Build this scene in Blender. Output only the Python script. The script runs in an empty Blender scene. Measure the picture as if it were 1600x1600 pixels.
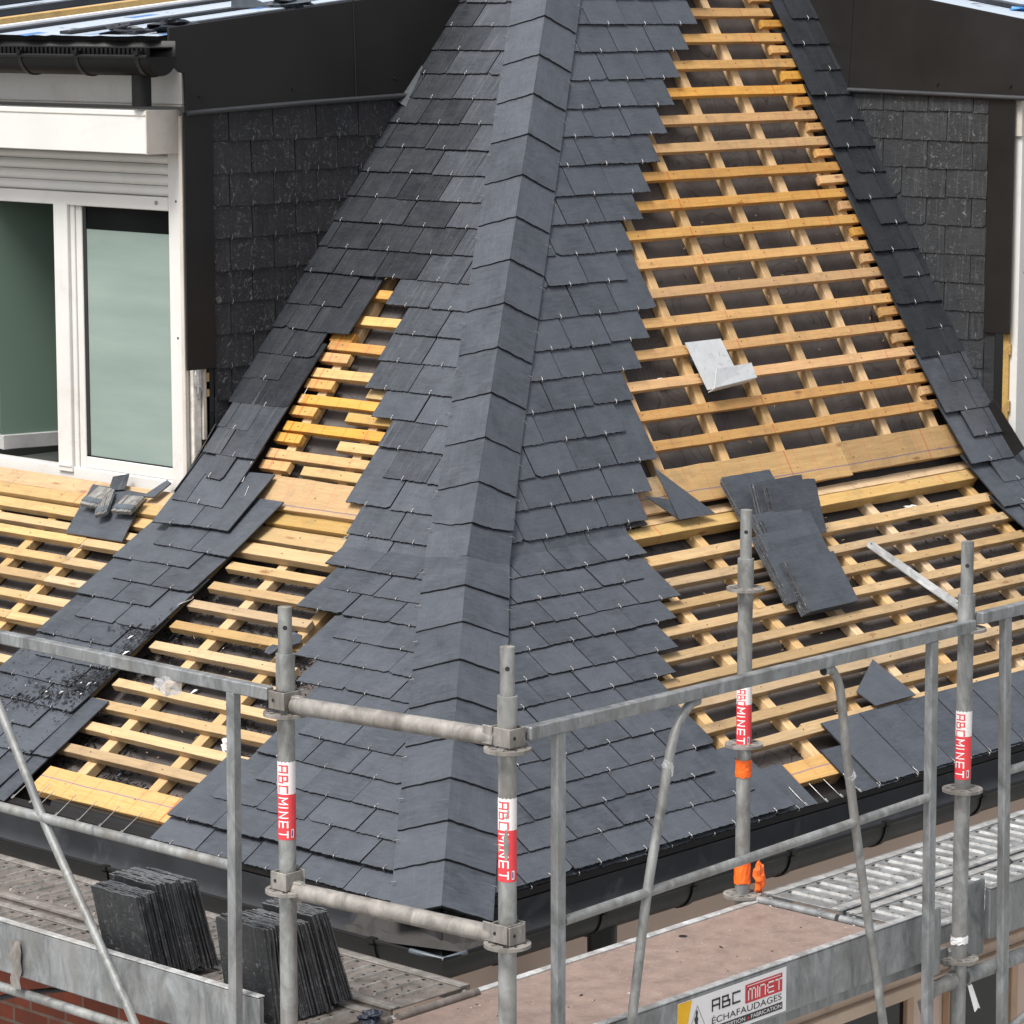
import bpy, bmesh, math, random
from mathutils import Vector, Matrix
random.seed(7)
R = math.radians
scn = bpy.context.scene
col = scn.collection
# ---------------------------------------------------------------- camera, sky, sun, exposure
TLL, TLU, TRL, TRU, ZB = R(32), R(50), R(36), R(60.5), 0.80
CAMLOC = Vector((-7.0541, -6.7926, 2.7792))
PITCH, YAW = R(8.7871), R(47.3705)          # roof edges recede 42.6 deg to the right and 47.4 deg to the left
cam_d = bpy.data.cameras.new('camera'); cam = bpy.data.objects.new('camera', cam_d); col.objects.link(cam)
cam_d.sensor_width = 36; cam_d.lens = 5046 / 1600 * 36; cam_d.clip_end = 500; cam_d.clip_start = .1
cam.location = CAMLOC
fw = Vector((math.sin(YAW) * math.cos(PITCH), math.cos(YAW) * math.cos(PITCH), -math.sin(PITCH)))
cam.rotation_euler = fw.to_track_quat('-Z', 'Y').to_euler()
scn.camera = cam
SUN_EL, SUN_AZ = R(58), R(262)              # azimuth clockwise from +Y, seen from above
world = bpy.data.worlds.new('World'); scn.world = world; world.use_nodes = True
wn = world.node_tree; wn.nodes.clear()
sky = wn.nodes.new('ShaderNodeTexSky'); sky.sky_type = 'NISHITA'; sky.sun_disc = False
sky.sun_elevation = SUN_EL; sky.sun_rotation = SUN_AZ; sky.air_density = 1.0; sky.dust_density = 4.0; sky.ozone_density = 1.0
hs = wn.nodes.new('ShaderNodeHueSaturation'); hs.inputs['Saturation'].default_value = .33
bg = wn.nodes.new('ShaderNodeBackground'); bg.inputs['Strength'].default_value = 0.105
wo = wn.nodes.new('ShaderNodeOutputWorld')
wn.links.new(sky.outputs[0], hs.inputs['Color']); wn.links.new(hs.outputs[0], bg.inputs[0]); wn.links.new(bg.outputs[0], wo.inputs[0])
sl = bpy.data.lights.new('sun', 'SUN'); sun = bpy.data.objects.new('sun', sl); col.objects.link(sun)
sl.energy = 2.5; sl.angle = R(20); sl.color = (1, .975, .94)
sd = Vector((math.sin(SUN_AZ) * math.cos(SUN_EL), math.cos(SUN_AZ) * math.cos(SUN_EL), math.sin(SUN_EL)))
sun.rotation_euler = sd.to_track_quat('Z', 'Y').to_euler(); sun.location = (0, 0, 12)
scn.view_settings.view_transform = 'Standard'; scn.view_settings.look = 'None'
scn.view_settings.exposure = 0.86; scn.view_settings.gamma = 1.0
scn.view_settings.use_curve_mapping = False
scn.render.engine = 'CYCLES'
scn.cycles.max_bounces = 6; scn.cycles.diffuse_bounces = 3

# ---------------------------------------------------------------- materials
def lin(r, g, b):
    f = lambda c: (c / 255 / 12.92) if c <= 10 else ((c / 255 + .055) / 1.055) ** 2.4
    return (f(r), f(g), f(b), 1)
class MT:
    def __init__(s, name, base=(.5, .5, .5, 1), rough=.5, metal=0., spec=.5):
        s.m = bpy.data.materials.new(name); s.m.use_nodes = True; s.t = s.m.node_tree
        s.b = s.t.nodes['Principled BSDF']
        s.b.inputs['Base Color'].default_value = base if len(base) == 4 else (*base, 1)
        s.b.inputs['Roughness'].default_value = rough; s.b.inputs['Metallic'].default_value = metal
        s.b.inputs['Specular IOR Level'].default_value = spec
    def n(s, typ, **k):
        x = s.t.nodes.new('ShaderNode' + typ)
        for a, v in k.items(): setattr(x, a, v)
        return x
    def l(s, a, b): s.t.links.new(a, b)
    def coord(s, kind='gc', scale=(1, 1, 1)):
        if kind == 'gc': a = s.n('Attribute', attribute_name='gc'); out = a.outputs['Vector']
        else: a = s.n('TexCoord'); out = a.outputs[kind]
        mp = s.n('Mapping'); mp.inputs['Scale'].default_value = scale; s.l(out, mp.inputs[0]); return mp.outputs[0]
    def noise(s, vec, scale=5, detail=4, rough=.6, dist=0.):
        x = s.n('TexNoise'); x.inputs['Scale'].default_value = scale; x.inputs['Detail'].default_value = detail
        x.inputs['Roughness'].default_value = rough; x.inputs['Distortion'].default_value = dist
        if vec is not None: s.l(vec, x.inputs['Vector'])
        return x.outputs['Fac']
    def ramp(s, fac, stops):
        x = s.n('ValToRGB'); e = x.color_ramp.elements
        while len(e) < len(stops): e.new(.5)
        for i, (p, c) in enumerate(stops):
            e[i].position = p; e[i].color = (c, c, c, 1) if not hasattr(c, '__len__') else c
        s.l(fac, x.inputs[0]); return x.outputs[0]
    def mix(s, fac, a, b, mode='MIX'):
        x = s.n('Mix', data_type='RGBA', blend_type=mode)
        for i, v in ((0, fac), (6, a), (7, b)):
            if hasattr(v, 'links') or hasattr(v, 'is_linked'): s.l(v, x.inputs[i])
            else: x.inputs[i].default_value = v if (i == 0 or len(v) == 4) else (*v, 1)
        return x.outputs[2]
    def math(s, op, a, b=0., c=None):
        x = s.n('Math', operation=op)
        for i, v in enumerate((a, b) if c is None else (a, b, c)):
            if hasattr(v, 'is_linked'): s.l(v, x.inputs[i])
            else: x.inputs[i].default_value = v
        return x.outputs[0]
    def color(s, out): s.l(out, s.b.inputs['Base Color'])
    def rough(s, out): s.l(out, s.b.inputs['Roughness'])
    def bump(s, h, strength=.3, dist=.002):
        x = s.n('Bump'); x.inputs['Strength'].default_value = strength; x.inputs['Distance'].default_value = dist
        s.l(h, x.inputs['Height']); s.l(x.outputs[0], s.b.inputs['Normal'])

M = {}
def slate_mat(name, c0, c1, rough, streak, scratch, wet=0.):
    t = MT(name, rough=rough, spec=.5)
    g = t.coord('gc'); sep = t.n('SeparateXYZ'); t.l(g, sep.inputs[0])
    z = sep.outputs['Z']                                # random number of each slate
    fr = t.math('FRACT', t.math('MULTIPLY', z, 7.31))
    base = t.mix(fr, c0, c1)
    # cloudy tone inside a slate, riven grain
    cloud = t.noise(t.coord('gc', (9, 9, 40)), 1.0, 5, .65)
    base = t.mix(t.ramp(cloud, [(.32, 0.), (.7, .6)]), base, tuple(min(1, x * 1.45) for x in c1[:3]))
    # long streaks down the slope
    st = t.noise(t.coord('gc', (90, 3.2, 30)), 1.0, 5, .7)
    base = t.mix(t.ramp(st, [(.54, 0.), (.72, streak)]), base, (.13, .14, .148))
    sc = t.noise(t.coord('gc', (26, 22, 50)), 1.0, 9, .8, 2.2)
    base = t.mix(t.ramp(sc, [(.64 - .10 * scratch, 0.), (.71 - .09 * scratch, scratch * .8)]), base, (.27, .28, .28))
    for k_, rot in ((0, .9), (1, -.5)):
        mpg = t.n('Mapping'); mpg.inputs['Rotation'].default_value = (0, 0, rot); mpg.inputs['Scale'].default_value = (14, 95, 60); t.l(g, mpg.inputs[0])
        gn = t.noise(mpg.outputs[0], 1.0, 6, .7, .6)
        sel = t.ramp(fr, [(.45, 1. - k_), (.55, float(k_))])
        base = t.mix(t.math('MULTIPLY', t.ramp(gn, [(.46, 0.), (.70, .42)]), sel), base, tuple(x * 1.6 for x in c1[:3]))
        base = t.mix(t.math('MULTIPLY', t.ramp(gn, [(.28, .35), (.42, 0.)]), sel), base, tuple(x * .45 for x in c0[:3]))
    edge = t.noise(t.coord('gc', (160, 160, 50)), 1., 3, .6)
    base = t.mix(t.ramp(edge, [(.72, 0.), (.76, .6 * scratch + .1)]), base, (.33, .34, .34))
    t.color(base)
    rv = t.noise(t.coord('gc', (20, 48, 60)), 1.0, 7, .62, 1.5)
    rv2 = t.noise(t.coord('gc', (60, 16, 60)), 1.0, 6, .6, .5)
    h = t.math('ADD', rv, t.math('MULTIPLY', rv2, t.ramp(fr, [(.45, 0.), (.55, 1.)])))
    t.bump(h, .5, .0042)
    t.rough(t.ramp(t.noise(t.coord('gc', (12, 12, 40)), 1., 4, .6), [(.3, rough - .07), (.7, rough + .12)]))
    M[name] = t.m
slate_mat('slate', (.030, .034, .041, 1), (.056, .062, .073, 1), .38, .16, .16)
slate_mat('slate_weathered', (.017, .020, .025, 1), (.042, .047, .055, 1), .42, .6, .26)
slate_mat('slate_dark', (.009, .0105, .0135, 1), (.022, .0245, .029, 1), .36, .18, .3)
slate_mat('slate_cheek', (.008, .008, .010, 1), (.018, .017, .020, 1), .6, .22, .8)
slate_mat('slate_grey_cheek', (.009, .0098, .011, 1), (.021, .0225, .025, 1), .55, .4, .7)
slate_mat('slate_edge', (.006, .0065, .0075, 1), (.015, .016, .018, 1), .6, .2, .25)  # rough slate edges, their shadow painted in as a darker tone
slate_mat('slate_raw', (.010, .011, .012, 1), (.022, .023, .025, 1), .6, .35, .75)
slate_mat('slate_chalk', (.007, .007, .008, 1), (.075, .077, .082, 1), .85, .6, .9)

def wood_mat(name, ca, cb, marks=0., line=None, strong=.85, stain=.4):
    t = MT(name, rough=.62, spec=.25)
    oi = t.n('ObjectInfo'); rnd = oi.outputs['Random']
    g = t.coord('gc')
    addv = t.n('VectorMath', operation='ADD'); t.l(g, addv.inputs[0])
    cmb = t.n('CombineXYZ'); t.l(t.math('MULTIPLY', rnd, 31.), cmb.inputs[0]); t.l(t.math('MULTIPLY', rnd, 7.), cmb.inputs[1]); t.l(cmb.outputs[0], addv.inputs[1])
    mp = t.n('Mapping'); mp.inputs['Scale'].default_value = (3, 60, 60); t.l(addv.outputs[0], mp.inputs[0])
    gr = t.noise(mp.outputs[0], 1.0, 5, .65, 1.2)
    mp2 = t.n('Mapping'); mp2.inputs['Scale'].default_value = (1.3, 14, 14); t.l(addv.outputs[0], mp2.inputs[0])
    g2 = t.noise(mp2.outputs[0], 1.0, 3, .5, 2.5)
    rings = t.math('FRACT', t.math('MULTIPLY', g2, 9.))
    c = t.mix(rnd, ca, cb)
    c = t.mix(t.ramp(gr, [(.35, 0.), (.72, .62)]), c, tuple(x * .6 for x in ca[:3]))
    c = t.mix(t.ramp(rings, [(.0, .38), (.22, 0.), (.8, 0.), (1., .38)]), c, (ca[0] * .72, ca[1] * .58, ca[2] * .45))
    # knots
    v = t.n('TexVoronoi'); v.inputs['Scale'].default_value = 1.0
    mp3 = t.n('Mapping'); mp3.inputs['Scale'].default_value = (3.2, 11, 11); t.l(addv.outputs[0], mp3.inputs[0]); t.l(mp3.outputs[0], v.inputs['Vector'])
    c = t.mix(t.ramp(v.outputs['Distance'], [(.045, .8), (.12, 0.)]), c, (.22, .09, .03))
    # yellow preservative stain on some lengths
    yl = t.noise(mp2.outputs[0], .35, 3, .5)
    c = t.mix(t.ramp(yl, [(.50, 0.), (.68, stain)]), c, (.58, .33, .09))
    dirt = t.noise(t.coord('Object', (7, 7, 7)), 1., 7, .75)
    c = t.mix(t.ramp(dirt, [(.52, 0.), (.76, .6)]), c, (.17, .12, .08))
    if marks:
        sep = t.n('SeparateXYZ'); t.l(g, sep.inputs[0])
        wob = t.math('MULTIPLY', t.noise(t.coord('gc', (0.01, 6, 6)), 1., 2), .006)
        x = t.math('ADD', sep.outputs[0], wob)
        f = t.math('ABSOLUTE', t.math('SUBTRACT', t.math('FRACT', t.math('DIVIDE', x, .11775)), .5))
        ln = t.ramp(f, [(.008, marks), (.02, 0.)])
        f2 = t.math('ABSOLUTE', t.math('SUBTRACT', t.math('FRACT', t.math('DIVIDE', x, .942)), .5))
        ln2 = t.ramp(f2, [(.0022, strong), (.0045, 0.)])
        c = t.mix(ln, c, (.55, .045, .02)); c = t.mix(ln2, c, (.50, .06, .03))
        if line is not None:
            y = t.math('ADD', sep.outputs[1], t.math('MULTIPLY', t.noise(t.coord('gc', (3, .01, .01)), 1., 2), .004))
            f3 = t.math('ABSOLUTE', t.math('SUBTRACT', y, line))
            c = t.mix(t.ramp(f3, [(.0015, .8), (.0035, 0.)]), c, (.06, .07, .2))
    hsv = t.n('HueSaturation'); t.l(c, hsv.inputs['Color'])
    rv_ = t.math('FRACT', t.math('MULTIPLY', rnd, 17.3)); t.l(t.math('ADD', t.math('MULTIPLY', rv_, .34), .74), hsv.inputs['Value'])
    rs_ = t.math('FRACT', t.math('MULTIPLY', rnd, 41.7)); t.l(t.math('ADD', t.math('MULTIPLY', rs_, .26), .84), hsv.inputs['Saturation'])
    c = hsv.outputs[0]
    t.color(c); t.bump(gr, .45, .0018)
    M[name] = t.m
wood_mat('wood_batten', (.58, .31, .095, 1), (.60, .36, .135, 1), .5)
wood_mat('wood_lower', (.46, .32, .165, 1), (.53, .36, .18, 1), .08, strong=0., stain=.08)
wood_mat('wood_counter', (.62, .43, .235, 1), (.58, .385, .19, 1), 0.)
wood_mat('wood_board', (.50, .335, .16, 1), (.52, .325, .14, 1), .4, .149, stain=.12)
wood_mat('wood_yellow', (.52, .345, .13, 1), (.54, .37, .16, 1), .12)

def simple(name, c, rough=.5, metal=0., spec=.5, var=.15, vs=8, bump=0., coordk='Object', dirt=None, ds=3, dth=(.55, .75)):
    t = MT(name, c, rough, metal, spec)
    v = t.noise(t.coord(coordk), vs, 5, .6)
    cc = t.mix(t.ramp(v, [(.3, 0.), (.7, 1.)]), tuple(x * (1 - var) for x in c[:3]), tuple(min(1, x * (1 + var)) for x in c[:3]))
    if dirt:
        d = t.noise(t.coord(coordk), ds, 8, .75, .6)
        cc = t.mix(t.ramp(d, [(dth[0], 0.), (dth[1], .7)]), cc, dirt)
    t.color(cc)
    t.rough(t.ramp(v, [(.3, max(0, rough - .06)), (.7, min(1, rough + .08))]))
    if bump: t.bump(t.noise(t.coord(coordk), vs * 6, 4), bump, .002)
    M[name] = t.m; return t
simple('black_metal', (.0095, .0085, .008), .45, .0, .4, .2, 3, dirt=(.05, .052, .055), ds=4, dth=(.66, .95))
simple('gutter_black', (.005, .0048, .0048), .45, .0, .3, .2, 5)
simple('gutter_grey', (.026, .027, .03), .5, .0, .4, .2, 5, dirt=(.08, .085, .09), ds=6)
simple('lead_dark', (.04, .047, .054), .65, 0, .3, .5, 40, .3)
simple('lead_grey', (.09, .105, .12), .45, .3, .5, .3, 14, .3)
simple('pvc_white', (.60, .59, .565), .35, 0, .5, .04, 3, dirt=(.42, .35, .27), ds=5, dth=(.55, .9))
simple('trim_grey', (.045, .047, .05), .35, .2, .5, .1, 5)
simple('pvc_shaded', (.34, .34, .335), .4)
simple('pvc_soiled', (.50, .46, .41), .5, 0, .4, .08, 5, dirt=(.35, .26, .2), ds=9, dth=(.52, .8))
simple('rubber_black', (.012, .012, .012), .6)
simple('plywood_deck', (.20, .145, .122), .62, 0, .3, .2, 14, .2, dirt=(.30, .25, .22), ds=70, dth=(.5, .75))
simple('render_beige', (.60, .46, .385), .85, 0, .2, .05, 2, .1)
simple('frame_beige', (.42, .28, .185), .5, 0, .4, .1, 4)
simple('cornice_tan', (.56, .43, .33), .7, 0, .2, .15, 3, .2, dirt=(.25, .19, .14), ds=5)
simple('dark_glass', (.006, .007, .007), .12, 0, .35, .2, 2)
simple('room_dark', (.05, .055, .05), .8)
simple('tar', (.005, .005, .0055), .5, 0, .5, .4, 30, .5)
simple('foil_silver', (.62, .62, .62), .28, .7, .5, .3, 18, .8)
simple('insul_white', (.62, .58, .52), .8, 0, .2, .2, 30, .6, dirt=(.2, .16, .12), ds=14)
simple('orange_tape', (.90, .14, .015), .45, 0, .5, .12, 30, .4)
simple('white_tape', (.78, .76, .76), .55, 0, .4, .08, 20)
simple('cable_black', (.012, .012, .012), .5)
simple('zinc_light', (.60, .61, .61), .45, .35, .5, .06, 20, dirt=(.16, .16, .16), ds=34, dth=(.56, .7))
simple('fluff', (.66, .64, .62), .95, 0, .1, .15, 60)
simple('sign_white', (.74, .715, .71), .4, 0, .5, .03, 3)
simple('sign_black', (.02, .02, .02), .45)
simple('sign_red', (.50, .028, .035), .45)
simple('sign_yellow', (.85, .46, .0), .45)
simple('stk_blue', (.02, .04, .2), .5)
simple('cardboard', (.5, .4, .28), .8)
simple('foil_blue', (.03, .16, .42), .5, 0, .5, .2, 30)
simple('rag_blue', (.012, .018, .035), .7, 0, .3, .5, 60, .8, dirt=(.2, .2, .22), ds=60, dth=(.5, .6))
simple('foil_black', (.014, .016, .02), .35, 0, .6, .3, 12, .5)
simple('paper_grey', (.04, .038, .036), .8, 0, .2, .15, 14, .8)
simple('concrete', (.3, .3, .29), .9, 0, .2, .1, 1.)
simple('debris', (.012, .0125, .014), .2, 0, .8, .5, 40)
simple('hook_dull', (.16, .15, .14), .45, .6, .5, .2, 20)
simple('hook_steel', (.36, .35, .34), .38, .75, .5, .1, 20)
simple('nail', (.03, .025, .02), .5, .3)
# galvanised steel with mottled spangle and dull stains
def galv(name, c, rough, metal, dirtc):
    t = MT(name, c, rough, metal)
    v = t.n('TexVoronoi'); v.inputs['Scale'].default_value = 45; t.l(t.coord('Object', (1, 1, .5)), v.inputs['Vector'])
    n1 = t.noise(t.coord('Object', (1, 1, .45)), 14, 6, .7, .8)
    a = t.mix(t.ramp(n1, [(.35, 0.), (.65, 1.)]), tuple(x * .60 for x in c[:3]), tuple(min(1, x * 1.3) for x in c[:3]))
    bw = t.n('RGBToBW'); t.l(v.outputs['Color'], bw.inputs[0]); a = t.mix(.35, a, t.ramp(bw.outputs[0], [(.2, .38), (.8, .62)]), 'OVERLAY')
    n2 = t.noise(t.coord('Object', (1, 1, .3)), 6, 8, .75)
    a = t.mix(t.ramp(n2, [(.48, 0.), (.72, .75)]), a, dirtc)
    n3 = t.noise(t.coord('Object'), 55, 4, .7); a = t.mix(t.ramp(n3, [(.66, 0.), (.72, .55)]), a, tuple(x * .35 for x in dirtc))
    t.color(a); t.rough(t.ramp(n1, [(.3, rough - .1), (.7, rough + .12)])); t.bump(t.noise(t.coord('Object'), 60, 5), .12, .002)
    M[name] = t.m
galv('galvanised', (.27, .275, .268), .48, .45, (.22, .19, .16))
galv('galvanised_flat', (.26, .27, .275), .42, .5, (.26, .25, .23))
galv('galvanised_dull', (.24, .225, .205), .6, .25, (.11, .09, .075))
galv('galvanised_bright', (.41, .415, .41), .5, .25, (.30, .26, .23))
galv('galvanised_rib', (.36, .36, .35), .5, .3, (.28, .26, .24))
galv('plank_stained', (.15, .13, .115), .65, .1, (.13, .105, .09))
# brushed slate-coloured underlay with printed rings
t = MT('underlay', (.08, .07, .065), .68, 0, .35)
mp = t.coord('Object', (1, 1, 1)); n1 = t.noise(mp, 4, 6, .6, .4)
base = t.mix(t.ramp(n1, [(.3, 0.), (.7, 1.)]), (.052, .044, .041), (.100, .087, .081))
big = t.noise(mp, 1.7, 2, .5)
rr = t.math('FRACT', t.math('MULTIPLY', t.noise(mp, 3.2, 1, .3, .6), 26.))
ring = t.math('MULTIPLY', t.ramp(rr, [(.0, .8), (.10, 0.), (.93, 0.), (1., .8)]), t.ramp(big, [(.49, 0.), (.51, 1.)]))
base = t.mix(ring, base, (.018, .017, .017))
dust = t.noise(mp, 26, 8, .8); base = t.mix(t.ramp(dust, [(.66, 0.), (.74, .4)]), base, (.3, .26, .22))
t.color(base); wr = t.n('TexWave'); wr.inputs['Scale'].default_value = 2.3; wr.inputs['Distortion'].default_value = 9; wr.inputs['Detail'].default_value = 3; t.l(mp, wr.inputs['Vector']); t.bump(t.math('ADD', t.noise(mp, 9, 4, .5, 1.), t.math('MULTIPLY', wr.outputs['Fac'], .5)), .45, .012); M['underlay'] = t.m
t2 = MT('foil_roof', (.35, .4, .45), .45, 0, .5)
mp = t2.coord('Object', (1, 1, 1)); br = t2.n('TexBrick'); br.inputs['Scale'].default_value = 3.4; br.inputs['Mortar Size'].default_value = 0.
br.inputs['Color1'].default_value = (0, 0, 0, 1); br.inputs['Color2'].default_value = (1, 1, 1, 1); br.inputs['Bias'].default_value = -.35; t2.l(mp, br.inputs['Vector'])
c = t2.mix(t2.ramp(br.outputs['Color'], [(.60, 0.), (.64, .9)]), (.36, .41, .47), (.012, .12, .36))
nn = t2.noise(mp, 9, 5, .7); c = t2.mix(t2.ramp(nn, [(.60, 0.), (.64, .8)]), c, (.08, .09, .11)); t2.color(c)
t2.bump(t2.noise(mp, 5, 4), .8, .02); M['foil_roof'] = t2.m
# frosted film on the window panes
t3 = MT('frosted_film', (.27, .345, .31), .28, 0, .55)
nf = t3.noise(t3.coord('Object', (.4, .4, 3)), 3, 5, .6)
t3.color(t3.mix(t3.ramp(nf, [(.3, 0.), (.7, 1.)]), (.19, .25, .225), (.25, .305, .275))); M['frosted_film'] = t3.m
t4 = MT('frosted_shaded', (.12, .175, .14), .3, 0, .4); M['frosted_shaded'] = t4.m  # darker copy of the film, with indoor shade painted into its colour
t5 = MT('clear_plastic', (.8, .8, .8), .15, 0, .5); t5.b.inputs['Transmission Weight'].default_value = .55
t5.b.inputs['Alpha'].default_value = .55; M['clear_plastic'] = t5.m
# brick wall
t6 = MT('brick', (.3, .1, .05), .85, 0, .2); b = t6.n('TexBrick'); b.inputs['Scale'].default_value = 1.
b.inputs['Brick Width'].default_value = .21; b.inputs['Row Height'].default_value = .065; b.inputs['Mortar Size'].default_value = .006
b.inputs['Color1'].default_value = (.17, .042, .022, 1); b.inputs['Color2'].default_value = (.09, .024, .014, 1); b.inputs['Mortar'].default_value = (.13, .1, .08, 1)
g6 = t6.coord('gc'); t6.l(g6, b.inputs['Vector'])
t6.color(t6.mix(t6.ramp(t6.noise(g6, 12, 6, .7), [(.35, 0.), (.7, .7)]), b.outputs[0], (.07, .028, .02))); t6.bump(b.outputs['Fac'], -.6, .006); M['brick'] = t6.m
# worn adhesive bands: white and red, rubbed through to the zinc in patches
def worn(name, c):
    t = MT(name, c, .5); n1 = t.noise(t.coord('Object', (1, 1, .6)), 22, 6, .7)
    t.color(t.mix(t.ramp(n1, [(.63, 0.), (.65, 1.)]), c, (.30, .29, .27))); M[name] = t.m
worn('band_white', (.76, .72, .70)); worn('band_red', (.66, .045, .055)); worn('print_red', (.66, .06, .07)); worn('print_white', (.80, .76, .75))

# ---------------------------------------------------------------- mesh helpers
class MB:
    def __init__(s): s.v = []; s.f = []; s.g = []; s.mi = []; s.mats = []; s.sm = []
    def mat(s, name):
        if name not in s.mats: s.mats.append(name)
        return s.mats.index(name)
    def add(s, vs, fs, mat, gc=None, smooth=False):
        b0 = len(s.v); s.v += [Vector(p) for p in vs]
        s.g += (gc if gc is not None else [tuple(p) for p in vs])
        k = s.mat(mat)
        for f in fs: s.f.append([b0 + i for i in f]); s.mi.append(k); s.sm.append(smooth)
    def box(s, o, a, b, c, mat, gc0=(0, 0, 0)):
        """box from corner o along the vectors a, b, c"""
        o, a, b, c = map(Vector, (o, a, b, c))
        if a.cross(b).dot(c) < 0: o = o + c; c = -c
        vs = [o, o + a, o + a + b, o + b, o + c, o + a + c, o + a + b + c, o + b + c]
        la, lb, lc = a.length, b.length, c.length
        gc = [(gc0[0] + x * la, gc0[1] + y * lb, gc0[2] + z * lc) for z in (0, 1) for x, y in ((0, 0), (1, 0), (1, 1), (0, 1))]
        s.add(vs, [(3, 2, 1, 0), (4, 5, 6, 7), (0, 1, 5, 4), (1, 2, 6, 5), (2, 3, 7, 6), (3, 0, 4, 7)], mat, gc)
    def prism(s, pts, ext, mat, uv=None):
        """closed polygon (3D points) extruded by the vector ext"""
        ext = Vector(ext); pts = [Vector(p) for p in pts]; n = len(pts)
        nrm = Vector((0, 0, 0))
        for i in range(n): nrm += (pts[i] - pts[0]).cross(pts[(i + 1) % n] - pts[0])
        if nrm.dot(ext) > 0: pts = pts[::-1]; uv = uv[::-1] if uv else None
        vs = pts + [p + ext for p in pts]
        gc = None if not uv else uv + uv
        s.add(vs, [list(range(n)), list(range(2 * n - 1, n - 1, -1))] + [(i, i + n, (i + 1) % n + n, (i + 1) % n) for i in range(n)], mat, gc)
    def tube(s, pts, r, mat, seg=16, caps=True, closed=False, smooth=True):
        pts = [Vector(p) for p in pts]; n = len(pts); rings = []
        rr = r if hasattr(r, '__len__') else [r] * n
        prev = None
        for i, p in enumerate(pts):
            d = (pts[min(i + 1, n - 1)] - pts[max(i - 1, 0)]).normalized()
            if prev is None:
                u = d.orthogonal().normalized()
            else:
                u = (prev - d * prev.dot(d)).normalized()
            prev = u; w = d.cross(u)
            rings.append([p + (u * math.cos(2 * math.pi * k / seg) + w * math.sin(2 * math.pi * k / seg)) * rr[i] for k in range(seg)])
        vs = [q for g in rings for q in g]; fs = []
        for i in range(n - 1):
            for k in range(seg):
                fs.append((i * seg + k, i * seg + (k + 1) % seg, (i + 1) * seg + (k + 1) % seg, (i + 1) * seg + k))
        s.add(vs, fs, mat, smooth=smooth)
        if caps:
            s.add(rings[0], [list(range(seg))[::-1]], mat); s.add(rings[-1], [list(range(seg))], mat)
    def build(s, name, parent=None, bevel=0., origin=None, segs=1):
        me = bpy.data.meshes.new(name)
        if origin is None: origin = parent_loc(parent) if parent else Vector((0, 0, 0))
        me.from_pydata([tuple(p - origin) for p in s.v], [], s.f)
        for m in s.mats: me.materials.append(M[m])
        me.polygons.foreach_set('material_index', s.mi); me.polygons.foreach_set('use_smooth', s.sm)
        at = me.attributes.new('gc', 'FLOAT_VECTOR', 'POINT')
        at.data.foreach_set('vector', [c for g in s.g for c in g])
        me.update()
        o = bpy.data.objects.new(name, me); col.objects.link(o)
        if parent: o.parent = parent; o.location = origin - parent_loc(parent)
        else: o.location = origin
        if bevel:
            bm = o.modifiers.new('bevel', 'BEVEL'); bm.width = bevel; bm.segments = segs; bm.limit_method = 'ANGLE'; bm.angle_limit = R(50)
        return o
def parent_loc(p):
    l = p.location.copy()
    while p.parent: p = p.parent; l += p.location
    return l
def thing(name, label, cat, loc=(0, 0, 0), group=None):
    o = bpy.data.objects.new(name, None); col.objects.link(o); o.location = loc; o.empty_display_size = .1
    o['label'] = label; o['category'] = cat
    if group: o['group'] = group
    return o
def tag(o, label, cat, group=None, kind=None):
    o['label'] = label; o['category'] = cat
    if group: o['group'] = group
    if kind: o['kind'] = kind
    return o

# ---------------------------------------------------------------- roof planes: point = o + a*s + b*t + n*off
class PL:
    def __init__(s, o, a, b, n=None):
        s.o, s.a, s.b = Vector(o), Vector(a), Vector(b); s.n = s.a.cross(s.b).normalized()
        if n is None:
            if s.n.z < 0: s.n = -s.n
        elif s.n.dot(Vector(n)) < 0: s.n = -s.n
    def p(s, x, t, off=0.): return s.o + s.a * x + s.b * t + s.n * off
XB, YB = ZB / math.tan(TLL), ZB / math.tan(TRL)
RL = PL((0, 0, 0), (1, 0, 0), (0, math.cos(TRL), math.sin(TRL)))
LL = PL((0, 0, 0), (0, 1, 0), (math.cos(TLL), 0, math.sin(TLL)))
RU = PL((0, YB, ZB), (1, 0, 0), (0, math.cos(TRU), math.sin(TRU)))
LU = PL((XB, 0, ZB), (0, 1, 0), (math.cos(TLU), 0, math.sin(TLU)))
LC = PL((0, 2.74, 0), (1, 0, 0), (0, 0, 1), (0, -1, 0))
RC = PL((4.76, 0, 0), (0, 1, 0), (0, 0, 1), (-1, 0, 0))
hipRL = lambda t: t * math.sin(TRL) / math.tan(TLL)
hipLL = lambda t: t * math.sin(TLL) / math.tan(TRL)
hipRU = lambda t: XB + t * math.sin(TRU) / math.tan(TLU)
hipLU = lambda t: YB + t * math.sin(TLU) / math.tan(TRU)
VL, VR = 2.74, 4.76                 # where the cheeks of the dormers cut the upper slopes

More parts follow.
